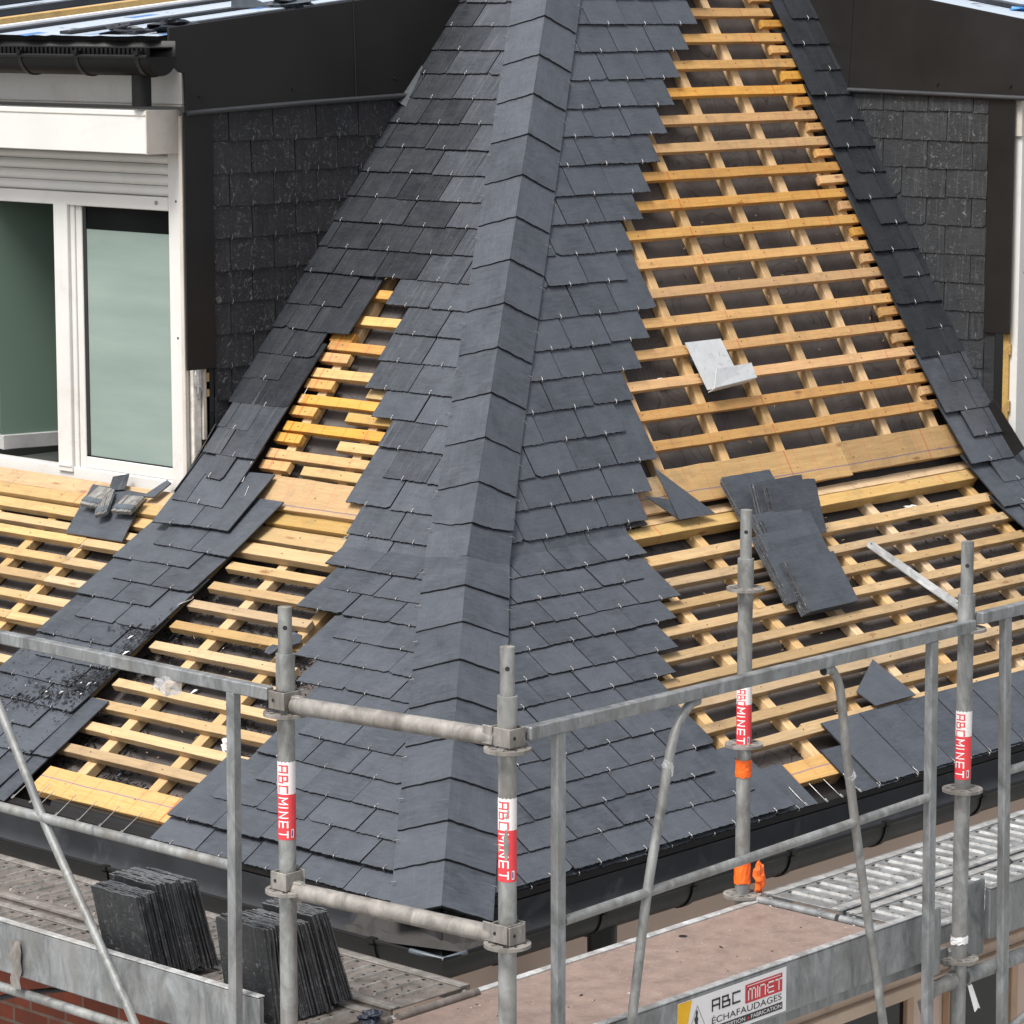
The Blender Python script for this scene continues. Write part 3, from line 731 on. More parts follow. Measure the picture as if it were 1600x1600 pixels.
long_hook(LU, 2.40, .20, .11, -.15, .03); long_hook(LU, 2.32, .055, .13, -.2, .04)
long_hook(LL, 3.04, 1.21, .10, .15, .004); long_hook(LL, 1.73, 1.52, .14, .1, .03)

# ---- eaves: black drip, fascia and half-round gutters mitred at the corner
mb = MB()
G0, G1, GZ = -.012, -.172, -.082
def eave_profile(along, side):
    pass
def sweep(prof, mat, name, L=6.2, th=.003, smooth=True):
    """profile of (outset, z) carried along both eaves with a mitre at the corner"""
    mb = MB(); n = len(prof); vs = []
    for (g, z) in prof: vs.append((L, g, z))
    for (g, z) in prof: vs.append((g, g, z))
    for (g, z) in prof: vs.append((g, L, z))
    fs = []
    for j in range(n - 1):
        fs.append((j, j + 1, n + j + 1, n + j)); fs.append((n + j, n + j + 1, 2 * n + j + 1, 2 * n + j))
    mb.add(vs, fs, mat, smooth=smooth)
    o = mb.build(name, BLD)
    sm = o.modifiers.new('solid', 'SOLIDIFY'); sm.thickness = th; sm.offset = 0
    es = o.modifiers.new('split', 'EDGE_SPLIT'); es.split_angle = R(40)
    return o
cx, rr_ = (G0 + G1) / 2, (G0 - G1) / 2
arc = [(cx - rr_ * math.cos(a) * 1.0, GZ - .012 - rr_ * math.sin(a)) for a in [math.pi * i / 14 for i in range(15)]]
sweep([(G1 + .006, GZ + .004), (G1 - .004, GZ + .006), (G1 - .007, GZ - .002), (G1 - .001, GZ - .008)] + arc + [(G0, GZ + .02)], 'gutter_black', 'gutter', th=.0025)
sweep([(.02, .008), (-.006, -.004), (-.009, -.026), (-.004, -.029)], 'black_metal', 'eaves_flashing')
sweep([(.03, -.012), (.002, -.022), (.002, -.20), (.31, -.24)], 'black_metal', 'fascia')
mb = MB()
mb.tube([(6.2, G1 - .001, GZ + .001), (G1 - .001, G1 - .001, GZ + .001)], .0075, 'gutter_black', 10)
mb.tube([(G1 - .001, G1 - .001, GZ + .001), (G1 - .001, 6.2, GZ + .001)], .0075, 'gutter_black', 10)
mb.tube([(G1 + .10, G1 - .001, GZ + .0015), (G1 - .001, G1 - .001, GZ + .0015), (G1 - .001, G1 + .14, GZ + .0015)], .0082, 'lead_grey', 10)
mb.build('gutter_bead', BLD)
mb = MB()                                             # inner faces of the gutter, dull grey
for kk in (0, 1):
    pr = [(cx - rr_ * math.cos(a) * .955, GZ - .010 - rr_ * math.sin(a) * .955) for a in [math.pi * i / 14 for i in range(15)]]
    pr.append((G0 - .002, GZ + .052))
    vs = []
    for (g, z) in pr:
        vs += [(6.1, g, z), (g, g, z)] if kk == 0 else [(g, 6.1, z), (g, g, z)]
    mb.add(vs, [(2 * j, 2 * j + 1, 2 * j + 3, 2 * j + 2) for j in range(15)], 'gutter_grey', smooth=True)
mb.build('gutter_lining', BLD)
def bracket(x, axis, yc=cx, zc=GZ - .012, r=rr_ + .003, wid=.028, drop=None, par=BLD):
    mb = MB(); pts = []
    for i in range(15):
        a = math.pi * i / 14; pts.append((yc - r * math.cos(a), zc - r * math.sin(a)))
    for i in range(14):
        (g0, z0), (g1, z1) = pts[i], pts[i + 1]
        P = (lambda u, g, z: (u, g, z)) if axis == 'x' else (lambda u, g, z: (g, u, z))
        k = .004
        mb.add([P(x, g0, z0), P(x + wid, g0, z0), P(x + wid, g1, z1), P(x, g1, z1)], [(0, 1, 2, 3)], 'gutter_black', smooth=True)
        s2 = (r + k) / r
        h0, y0, h1, y1 = yc + (g0 - yc) * s2, zc + (z0 - zc) * s2, yc + (g1 - yc) * s2, zc + (z1 - zc) * s2
        mb.add([P(x, h0, y0), P(x + wid, h0, y0), P(x + wid, h1, y1), P(x, h1, y1)], [(3, 2, 1, 0)], 'gutter_black', smooth=True)
        mb.add([P(x, g0, z0), P(x, g1, z1), P(x, h1, y1), P(x, h0, y0)], [(0, 1, 2, 3)], 'gutter_black')
        mb.add([P(x + wid, g0, z0), P(x + wid, g1, z1), P(x + wid, h1, y1), P(x + wid, h0, y0)], [(3, 2, 1, 0)], 'gutter_black')
    g, z = pts[0]
    a = P(x - .001, g - .010, z + .006); e = (wid + .002, .024, .016) if axis == 'x' else (.024, wid + .002, .016)
    mb.box(a, (e[0], 0, 0), (0, e[1], 0), (0, 0, e[2]), 'gutter_black')
    mb.build('gutter_bracket', par)
for x in (.12, .56, 1.02, 1.55, 2.1, 2.7, 3.3, 3.9): bracket(x, 'x')
for x in (.12, .75, 1.40, 2.05, 2.7): bracket(x, 'y')
mb = MB()                                             # crumpled underlay paper hanging over the corner of the gutter
rp = random.Random(3); gp = []
for i in range(15):
    for j in range(5):
        u = -.10 + i * .032; v = j / 4
        if u < .1: p = Vector((-.015 - .10 * v + rp.uniform(-.008, .008), .33 - i * .032, -.05 - .055 * v + rp.uniform(-.012, .012)))
        else: p = Vector((-.02 + (i - 6.5) * .03, -.02 - .09 * v + rp.uniform(-.01, .01), -.055 - .05 * v + rp.uniform(-.012, .012)))
        gp.append(p)
mb.add(gp, [(i * 5 + j, i * 5 + j + 1, (i + 1) * 5 + j + 1, (i + 1) * 5 + j) for i in range(14) for j in range(4)], 'paper_grey')
mb.build('torn_paper', BLD)
mb = MB(); mb.tube([(.66, cx, -.16), (.66, cx, -.30), (.66, cx + .10, -.42), (.66, .24, -.52), (.66, .24, -7.9)], .05, 'gutter_black', 20)
mb.build('downpipe', BLD)
# black closure strips seen at the unfinished eaves
mb = MB()
mb.prism([LL.p(1.36, .078, -.02), LL.p(1.95, .078, -.02), LL.p(1.95, .045, .004), LL.p(1.36, .045, .004)], (-.012, 0, -.045), 'black_metal')
mb.prism([LL.p(1.36, .044, .002), LL.p(1.95, .044, .002), LL.p(1.95, -.01, -.03), LL.p(1.36, -.01, -.03)], (0, 0, -.04), 'black_metal')
mb.build('eaves_closure', BLD, .002)

# ---- walls under the eaves
mb = MB()
x1 = 8.0
mb.box((.3, .3, -8), (x1, 0, 0), (0, .25, 0), (0, 0, 7.0), 'render_beige')
mb.build('wall', BLD)
mb = MB(); mb.box((.3, .3, -1.0), (x1, 0, 0), (0, .25, 0), (0, 0, .80), 'render_beige'); mb.build('wall', BLD)
mb = MB()
mb.add([(.3, .3, -8), (.3, x1, -8), (.3, x1, -.62), (.3, .3, -.62)], [(0, 3, 2, 1)], 'brick', [(0, -8, 0), (x1, -8, 0), (x1, -.62, 0), (0, -.62, 0)])
mb.add([(.55, .55, -8), (.55, x1, -8), (.55, x1, -.62), (.55, .55, -.62)], [(0, 1, 2, 3)], 'render_beige')
mb.build('wall', BLD)['label'] = 'red brick wall'
mb = MB(); mb.box((.3, .55, -.62), (.25, 0, 0), (0, x1, 0), (0, 0, .42), 'render_beige'); mb.build('wall', BLD)
# cornice and the windows of the floor below, right side
mb = MB(); mb.box((.9, .22, -.98), (6, 0, 0), (0, .08, 0), (0, 0, .05), 'cornice_tan'); mb.box((.9, .245, -.93), (6, 0, 0), (0, .055, 0), (0, 0, .045), 'cornice_tan'); mb.build('cornice', BLD, .004)
for x, w in ((1.75, .30), (2.12, .80), (3.16, .48), (3.86, .6)):
    f = MB(); Z0, Z1 = -2.6, -1.0
    for a, b_ in ((x, x + .045), (x + w - .045, x + w)): f.box((a, .262, Z0), (b_ - a, 0, 0), (0, .036, 0), (0, 0, Z1 - Z0), 'frame_beige')
    f.box((x + .045, .262, Z0), (w - .09, 0, 0), (0, .036, 0), (0, 0, .05), 'frame_beige')
    fo = f.build('window_frame', BLD, .003)
    g = MB(); g.box((x + .045, .282, Z0 + .05), (w - .09, 0, 0), (0, .01, 0), (0, 0, Z1 - Z0 - .05), 'dark_glass'); g.build('pane', fo)

# ---- dormers
def cheek(pl, name, z0, dz, anchors, lo, hi, mat, par=BLD):
    mb = MB()
    cs = []
    for k in range(14):
        z = z0 - dz * k
        if z < .6: break
        cs.append((z, lo, hi, .27, anchors[k % 2]))
    rows(mb, pl, cs, W=.2405, L=.27, rise=.010, mat=mat, hooks=True, th=.0045, base=.0, clips=(lambda s_, t_: 2.43 - t_,), hmin=.01, hmat='hook_dull')
    mb.build(name, par)
cheek(LC, 'cheek_slates', 2.281, .1283, (1.635, 1.755), 1.548, 3.0, 'slate_cheek')
cheek(RC, 'cheek_slates', 2.350, .1243, (1.575, 1.712), 1.254, 2.6, 'slate_grey_cheek')
# solid core of each dormer behind the slates
mb = MB()
mb.prism([(1.545, 2.746, .9), (1.545, 2.746, 2.62), (3.4, 2.746, 2.75), (3.4, 2.746, 2.3), (1.9, 2.746, .9)], (0, .06, 0), 'tar'); mb.build('cheek_wall', BLD)
mb = MB()
mb.prism([(4.767, 1.254, .9), (4.767, 1.254, 2.62), (4.767, 2.6, 2.75), (4.767, 2.6, 2.3), (4.767, 1.5, .9)], (.06, 0, 0), 'tar'); mb.build('cheek_wall', BLD)
def panel_side(pts3, ext, seam, roll, rivets, mat='black_metal'):
    mb = MB(); mb.prism(pts3, ext, mat)
    for a, b in seam: mb.tube([a, b], .004, mat, 6)
    mb.tube(roll, .011, 'trim_grey', 10)
    e = Vector(ext).normalized()
    for p in rivets: mb.tube([Vector(p) - e * .006, Vector(p) + e * .002], .0075, mat, 8)
    return mb.build('fascia_cladding', BLD, .0015)
yl = 2.718
panel_side([(1.322, yl, 2.722), (1.322, yl, 2.64), (1.334, yl, 2.585), (1.372, yl, 2.552), (1.40, yl, 2.546), (1.405, yl, 2.39), (2.69, yl, 2.437), (3.3, yl, 2.47), (3.3, yl, 2.93)],
           (0, .012, 0), [((2.335, yl - .001, 2.43), (2.32, yl - .001, 2.835))], [(1.405, yl - .004, 2.392), (2.05, yl - .004, 2.420), (2.665, yl - .004, 2.440)],
           [(1.48, yl, 2.455), (1.98, yl, 2.478), (2.56, yl, 2.51)])
xr = 4.738
panel_side([(xr, .90, 2.722), (xr, .90, 2.41), (xr, 2.04, 2.437), (xr, 2.6, 2.45), (xr, 2.6, 3.01)], (.012, 0, 0), [((xr - .001, 2.01, 2.45), (xr - .001, 1.985, 2.90))],
           [(xr - .004, .90, 2.412), (xr - .004, 2.02, 2.437)], [(xr, 1.52, 2.472), (xr, 1.14, 2.468)])
mb = MB()                                             # corner strips
mb.box((1.394, 2.720, 1.385), (.152, 0, 0), (0, .010, 0), (0, 0, 1.01), 'black_metal'); mb.build('corner_strip', BLD, .002)
mb = MB(); mb.box((4.741, 1.118, 1.392), (.010, 0, 0), (0, .134, 0), (0, 0, 1.02), 'black_metal')
for z in (2.30, 1.93, 1.55): mb.tube([(4.743, 1.18, z), (4.75, 1.18, z)], .007, 'black_metal', 8)
mb.build('corner_strip', BLD, .002)
# exposed build-up at the foot of the corners
mb = MB()
mb.box((1.44, 2.742, .90), (.045, 0, 0), (0, .05, 0), (0, 0, .50), 'insul_white'); mb.build('insulation', BLD, .006, segs=2)
mb = MB(); mb.box((1.487, 2.735, 1.10), (.018, 0, 0), (0, .04, 0), (0, 0, .29), 'pvc_soiled'); mb.build('lining_strip', BLD, .002)
mb = MB(); mb.box((1.505, 2.745, .95), (.012, 0, 0), (0, .05, 0), (0, 0, .44), 'wood_yellow', (0, 0, 0)); mb.box((1.509, 2.738, 1.27), (.016, 0, 0), (0, .03, 0), (0, 0, .03), 'wood_yellow'); mb.box((1.509, 2.738, 1.33), (.016, 0, 0), (0, .03, 0), (0, 0, .035), 'wood_yellow')
mb.build('batten_block', BLD, .002)
mb = MB(); mb.box((1.527, 2.738, 1.0), (.02, 0, 0), (0, .006, 0), (0, 0, .40), 'slate_edge'); mb.build('slate_edging', BLD)
def crumple(center, size, mat, name, par, seed=1, n=9, amp=.35):
    r4 = random.Random(seed); mb = MB(); c = Vector(center); sx, sy, sz = size; vs = []
    for i in range(n + 1):
        for j in range(n):
            th, ph = math.pi * i / n, 2 * math.pi * j / n; q = 1 + r4.uniform(-amp, amp)
            vs.append(c + Vector((sx * math.sin(th) * math.cos(ph) * q, sy * math.sin(th) * math.sin(ph) * q, sz * math.cos(th) * q)))
    fs = [(i * n + j, i * n + (j + 1) % n, (i + 1) * n + (j + 1) % n, (i + 1) * n + j) for i in range(n) for j in range(n)]
    mb.add(vs, fs, mat); return mb.build(name, par)
crumple((1.465, 2.735, 1.35), (.02, .012, .07), 'foil_silver', 'foil_tape', BLD, 4)
mb = MB()
for x, w in ((4.765, .028), (4.812, .022)): mb.box((x, 1.135, .98), (w, 0, 0), (0, .03, 0), (0, 0, .44), 'wood_yellow')
mb.box((4.762, 1.125, 1.30), (.012, 0, 0), (0, .01, 0), (0, 0, .05), 'wood_yellow'); mb.box((4.762, 1.125, 1.05), (.012, 0, 0), (0, .01, 0), (0, 0, .05), 'wood_yellow')
mb.build('batten_block', BLD, .002)
crumple((4.80, 1.13, 1.20), (.008, .006, .2), 'foil_silver', 'foil_tape', BLD, 8, 11, .5); crumple((4.85, 1.13, 1.17), (.012, .006, .22), 'insul_white', 'insulation', BLD, 9, 11, .4)
mb = MB(); mb.box((4.752, 1.20, .93), (.004, 0, 0), (0, .055, 0), (0, 0, .46), 'slate_edge'); mb.build('slate_edging', BLD)
# flashings where the cheeks meet the roof
mb = MB(); mb.prism([(1.299, 2.703, .919), (1.349, 2.703, .868), (1.475, 2.703, 1.016), (1.475, 2.703, 1.074)], (0, .005, 0), 'slate_dark', [(0, 0, .3), (.2, 0, .3), (.2, .1, .3), (0, .1, .3)])
mb.prism([LL.p(2.74, 1.60, .012), LL.p(2.66, 1.58, .012), LL.p(2.66, 1.80, .05), LL.p(2.74, 1.86, .06)], (0, 0, -.004), 'slate_dark'); mb.build('flashing', BLD)
mb = MB(); mb.prism([(4.727, 1.224, 1.070), (4.727, 1.180, 1.104), (4.727, 1.016, .902), (4.727, 1.066, .864)], (.004, 0, 0), 'black_metal'); mb.build('flashing', BLD)
mb = MB(); mb.tube([RU.p(4.756, .2, .02), RU.p(4.756, 3.2, .02)], .004, 'black_metal', 6); mb.tube([LU.p(2.737, .05, .02), LU.p(2.737, 3.2, .02)], .005, 'tar', 6); mb.build('valley_trim', BLD)
mb = MB()
mb.prism([LU.p(2.735, 2.075, .05), LU.p(2.680, 2.06, .024), LU.p(2.706, 2.26, .024), LU.p(2.72, 2.28, .03)], LU.n * -.003, 'lead_dark'); mb.build('flashing', BLD)
# dormer roofs: foil sheets, standing ribs, one bare batten
def dorm_roof(o, along, up, ribs, L, Wd, mats, par=BLD):
    o, along, up = Vector(o), Vector(along), Vector(up); nrm = along.cross(up).normalized()
    if nrm.z < 0: nrm = -nrm
    mb = MB(); r5 = random.Random(12); nx = 60; front = []
    for i in range(nx + 1):
        front.append(o + along * (Wd * i / nx) - up * (.02 + .028 * abs(math.sin(i * 1.1)) * r5.random()) + nrm * (-.006 * r5.random()))
    back = [o + along * (Wd * i / nx) + up * L for i in range(nx + 1)]
    mb.add(front + back, [(i, i + 1, nx + 2 + i, nx + 1 + i) for i in range(nx)], 'foil_roof'); mb.build('roof_foil', par)
    mb = MB(); mb.box(o - nrm * .09 + up * .02, along * Wd, up * L, nrm * .08, 'tar'); mb.build('roof_deck', par)
    for (d, w, h, m, st) in ribs:
        mb = MB(); mb.box(o + along * d + up * st, along * w, up * (L - st), nrm * h, m); mb.build('roof_batten' if 'wood' in m else 'roof_rib', par, .002)
dorm_roof((1.315, 2.752, 2.696), (0, 1, 0), Vector((1, 0, .1046)).normalized(), [(.18, .05, .012, 'foil_black', .02), (.55, .065, .012, 'foil_black', .0), (1.0, .07, .014, 'foil_black', .0), (1.22, .025, .012, 'sign_white', .02), (1.34, .06, .03, 'wood_yellow', .02), (1.78, .075, .03, 'foil_black', .0), (2.4, .05, .03, 'foil_black', 0.)], 2.6, 3.4, None)
dorm_roof((4.765, .90, 2.722), (1, 0, 0), Vector((0, 1, .165)).normalized(), [(.30, .07, .02, 'foil_black', .1), (.9, .08, .02, 'foil_black', 0.), (1.5, .06, .02, 'foil_black', 0)], 2.4, 3.4, None)
crumple((2.05, 2.80, 2.82), (.12, .05, .02), 'lead_grey', 'torn_foil', BLD, 21, 8, .6); crumple((1.45, 2.84, 2.725), (.12, .05, .022), 'foil_black', 'torn_foil', BLD, 22, 8, .5)
crumple((5.1, 1.33, 2.79), (.09, .05, .02), 'foil_blue', 'torn_foil', BLD, 23, 8, .5); crumple((1.36, 3.05, 2.71), (.03, .10, .02), 'foil_black', 'torn_foil', BLD, 24, 8, .6)
mb = MB(); mb.prism([(1.93, 2.78, 2.80), (1.96, 2.80, 2.80), (1.82, 2.86, 2.86), (1.78, 2.86, 2.87), (1.76, 2.84, 2.80)], (.004, .002, .001), 'lead_grey'); mb.build('torn_foil', BLD)
# left dormer front: fascia board, gutter, roller shutter box, shutter, window
FX = 1.405
mb = MB(); mb.box((FX, 2.744, 2.425), (.02, 0, 0), (0, 2.6, 0), (0, 0, .20), 'pvc_white'); mb.build('fascia_board', BLD, .002)
mb = MB(); mb.box((FX - .006, 2.742, 2.418), (.05, 0, 0), (0, 2.6, 0), (0, 0, .006), 'pvc_soiled'); mb.build('fascia_trim', BLD)
mb = MB(); yc0, zc0, rg = 1.245, 2.612, .072; pts = []
for i in range(15):
    a = math.pi * i / 14; pts.append((yc0 - rg * math.cos(a), zc0 - rg * math.sin(a)))
pts.append((yc0 + rg, zc0 + .06)); n = len(pts)
mb.add([(x, 2.675, z) for x, z in pts] + [(x, 5.3, z) for x, z in pts], [(j, j + 1, n + j + 1, n + j) for j in range(n - 1)], 'gutter_black', smooth=True)
GD = mb.build('gutter', BLD); sm = GD.modifiers.new('s', 'SOLIDIFY'); sm.thickness = .003; sm.offset = 0
mb = MB(); mb.tube([(yc0 - rg, 2.675, zc0), (yc0 - rg, 5.3, zc0)], .008, 'gutter_black', 10); mb.build('gutter_bead', GD)
mb = MB(); mb.prism([(x, 2.671, z) for x, z in pts[:15]], (0, .004, 0), 'gutter_black'); mb.build('gutter_end', GD)
mb = MB(); mb.box((1.20, 2.69, 2.645), (.115, 0, 0), (0, 2.6, 0), (0, 0, .004), 'black_metal')
yy = 2.70
while yy < 4.4: mb.box((1.192, yy, 2.618), (.016, 0, 0), (0, .014, 0), (0, 0, .026), 'gutter_black'); yy += .026
mb.build('vent_comb', GD)
for y in (2.72, 3.08, 3.43, 3.85): bracket(y, 'y', yc0, zc0, rg + .003, .022, par=GD)
mb = MB(); mb.tube([(1.262, 2.815, 2.56), (1.262, 2.815, 2.42)], .0385, 'gutter_black', 20); mb.build('downpipe', GD)
mb = MB(); mb.box((1.25, 2.781, 2.236), (.158, 0, 0), (0, 2.6, 0), (0, 0, .168), 'pvc_white'); bx = mb.build('shutter_box', BLD, .003)
mb = MB(); mb.box((1.249, 2.776, 2.234), (.178, 0, 0), (0, .005, 0), (0, 0, .172), 'pvc_soiled'); mb.build('shutter_box_end', bx, .002)
mb = MB(); mb.box((1.2465, 2.783, 2.385), (.004, 0, 0), (0, 2.6, 0), (0, 0, .003), 'pvc_soiled'); mb.build('shutter_box_joint', bx)
WX = 1.43
SH = MB()
for k in range(4):
    z = 2.06 + k * .043; pr = [(WX + .018, z), (WX + .006, z + .008), (WX + .002, z + .0215), (WX + .006, z + .035), (WX + .018, z + .0415)]
    SH.add([(x, 2.862, zz) for x, zz in pr] + [(x, 5.2, zz) for x, zz in pr], [(j, j + 1, 5 + j + 1, 5 + j) for j in range(4)], 'pvc_white', smooth=True)
SH.box((WX + .019, 2.862, 2.06), (.01, 0, 0), (0, 2.4, 0), (0, 0, .19), 'rubber_black')
so = SH.build('roller_shutter', BLD)
mb = MB(); mb.box((WX - .001, 2.862, 2.005), (.018, 0, 0), (0, 2.36, 0), (0, 0, .054), 'pvc_white'); mb.tube([(WX - .002, 2.93, 2.036), (WX - .006, 2.93, 2.036)], .008, 'galvanised', 12); mb.build('bottom_rail', so, .003)
WN = MB()
WN.box((WX, 2.776, .79), (.05, 0, 0), (0, .086, 0), (0, 0, 1.446), 'pvc_white')       # jamb guide
wo_ = WN.build('window_frame', BLD, .003)
for z in (2.045, 1.505): mb = MB(); mb.tube([(WX - .001, 2.815, z), (WX + .003, 2.815, z)], .005, 'rubber_black', 8); mb.build('screw_cap', wo_)
mb = MB(); mb.box((WX + .004, 2.862, .845), (.05, 0, 0), (0, 2.4, 0), (0, 0, .082), 'pvc_white'); mb.build('bottom_rail', wo_, .004)
mb = MB(); mb.box((WX - .012, 2.862, .80), (.06, 0, 0), (0, 2.4, 0), (0, 0, .045), 'pvc_white'); mb.build('sill', wo_, .003)
mb = MB()
mb.box((WX - .006, 3.478, .905), (.05, 0, 0), (0, .088, 0), (0, 0, 1.11), 'pvc_white'); mb.box((WX - .010, 3.480, .925), (.01, 0, 0), (0, .084, 0), (0, 0, .014), 'pvc_white')
mb.box((WX + .010, 3.452, .925), (.04, 0, 0), (0, .026, 0), (0, 0, 1.085), 'pvc_white'); mb.box((WX + .018, 3.415, .925), (.03, 0, 0), (0, .037, 0), (0, 0, 1.085), 'pvc_white')
mb.build('mullion', wo_, .003)
mb = MB(); mb.box((WX + .018, 2.862, .927), (.03, 0, 0), (0, .553, 0), (0, 0, .048), 'pvc_white'); mb.build('sash_rail', wo_, .004)
mb = MB(); mb.box((WX + .024, 2.862, .975), (.004, 0, 0), (0, .553, 0), (0, 0, .006), 'rubber_black'); mb.box((WX + .024, 3.395, .975), (.004, 0, 0), (0, .02, 0), (0, 0, 1.04), 'rubber_black'); mb.build('glazing_seal', wo_)
mb = MB(); mb.box((WX + .028, 2.862, .975), (.004, 0, 0), (0, .553, 0), (0, 0, .935), 'frosted_film'); mb.build('frosted_pane', wo_)
mb = MB(); mb.box((WX + .028, 2.862, 1.912), (.004, 0, 0), (0, .553, 0), (0, 0, .12), 'dark_glass'); mb.build('pane', wo_)
# opened inner sash seen through the left opening
sd_ = Vector((.965, -.262, 0)); sn = Vector((.262, .965, 0)); o0 = Vector((1.47, 3.985, .948))
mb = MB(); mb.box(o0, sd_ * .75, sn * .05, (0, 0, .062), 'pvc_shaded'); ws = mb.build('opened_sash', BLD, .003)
mb = MB(); mb.box(o0 + Vector((0, 0, .062)) + sn * .02, sd_ * .75, sn * .006, (0, 0, 1.1), 'frosted_shaded'); mb.build('frosted_pane', ws)
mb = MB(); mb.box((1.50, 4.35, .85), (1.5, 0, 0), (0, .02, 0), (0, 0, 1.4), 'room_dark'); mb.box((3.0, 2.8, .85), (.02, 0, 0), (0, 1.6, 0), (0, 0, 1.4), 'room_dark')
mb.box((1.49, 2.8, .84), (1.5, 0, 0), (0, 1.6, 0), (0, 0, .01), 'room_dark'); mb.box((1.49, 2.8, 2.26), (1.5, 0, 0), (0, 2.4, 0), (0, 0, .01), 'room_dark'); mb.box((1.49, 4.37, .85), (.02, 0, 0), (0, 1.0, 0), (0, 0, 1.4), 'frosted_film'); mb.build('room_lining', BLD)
# small soiled strip between the frame and the corner strip
mb = MB(); mb.box((1.41, 2.755, .88), (.02, 0, 0), (0, .02, 0), (0, 0, 1.5), 'pvc_soiled'); mb.build('jamb_strip', BLD, .002)
# right dormer front, barely in the picture
mb = MB(); mb.box((4.778, 1.10, .84), (.085, 0, 0), (0, .05, 0), (0, 0, 1.46), 'pvc_white'); mb.box((4.865, 1.108, .84), (2.2, 0, 0), (0, .05, 0), (0, 0, .085), 'pvc_white'); mb.box((4.765, 1.095, 2.25), (2.3, 0, 0), (0, .05, 0), (0, 0, .16), 'pvc_soiled')
wr = mb.build('window_frame', BLD, .003)
mb = MB(); mb.box((4.865, 1.125, .925), (2.0, 0, 0), (0, .005, 0), (0, 0, 1.33), 'frosted_shaded'); mb.build('pane', wr)
mb = MB(); mb.tube([(4.82, 1.098, 1.66), (4.82, 1.102, 1.66)], .006, 'rubber_black', 8); mb.tube([(4.82, 1.098, 2.15), (4.82, 1.102, 2.15)], .006, 'rubber_black', 8); mb.build('screw_cap', wr)

# ================================================================= SCAFFOLD
SC = thing('scaffolding', 'galvanised steel tube scaffolding standing in front of the roof corner', 'scaffolding', (-1.083, -1.28, -8))
TR = .02415
def disc(x, y, z, mb, a0=0.):
    """rosette: plate with eight openings"""
    ro, ri = .062, .024; n = 48; top = []; bot = []
    import math as m_
    segs = []
    holes = 8
    # ring sectors: outer band, spokes
    def ringpart(r0, r1, t0, t1, k):
        vs = []; fs = []
        for i in range(k + 1):
            a = t0 + (t1 - t0) * i / k
            for r in (r0, r1):
                for zz in (z + .0045, z - .0045): vs.append((x + r * m_.cos(a), y + r * m_.sin(a), zz))
        for i in range(k):
            b0 = i * 4; b1 = b0 + 4
            fs += [(b0, b0 + 2, b1 + 2, b1), (b0 + 1, b1 + 1, b1 + 3, b0 + 3), (b0, b1, b1 + 1, b0 + 1), (b0 + 2, b0 + 3, b1 + 3, b1 + 2)]
        fs += [(0, 1, 3, 2), (4 * k, 4 * k + 2, 4 * k + 3, 4 * k + 1)]
        mb.add(vs, fs, 'galvanised_dull')
    ringpart(.050, ro, 0, 2 * m_.pi, 48); ringpart(.020, .031, 0, 2 * m_.pi, 24)
    for i in range(holes):
        a = a0 + i * m_.pi / 4; w = .16 if i % 2 else .28
        ringpart(.031, .050, a - w, a + w, 3)
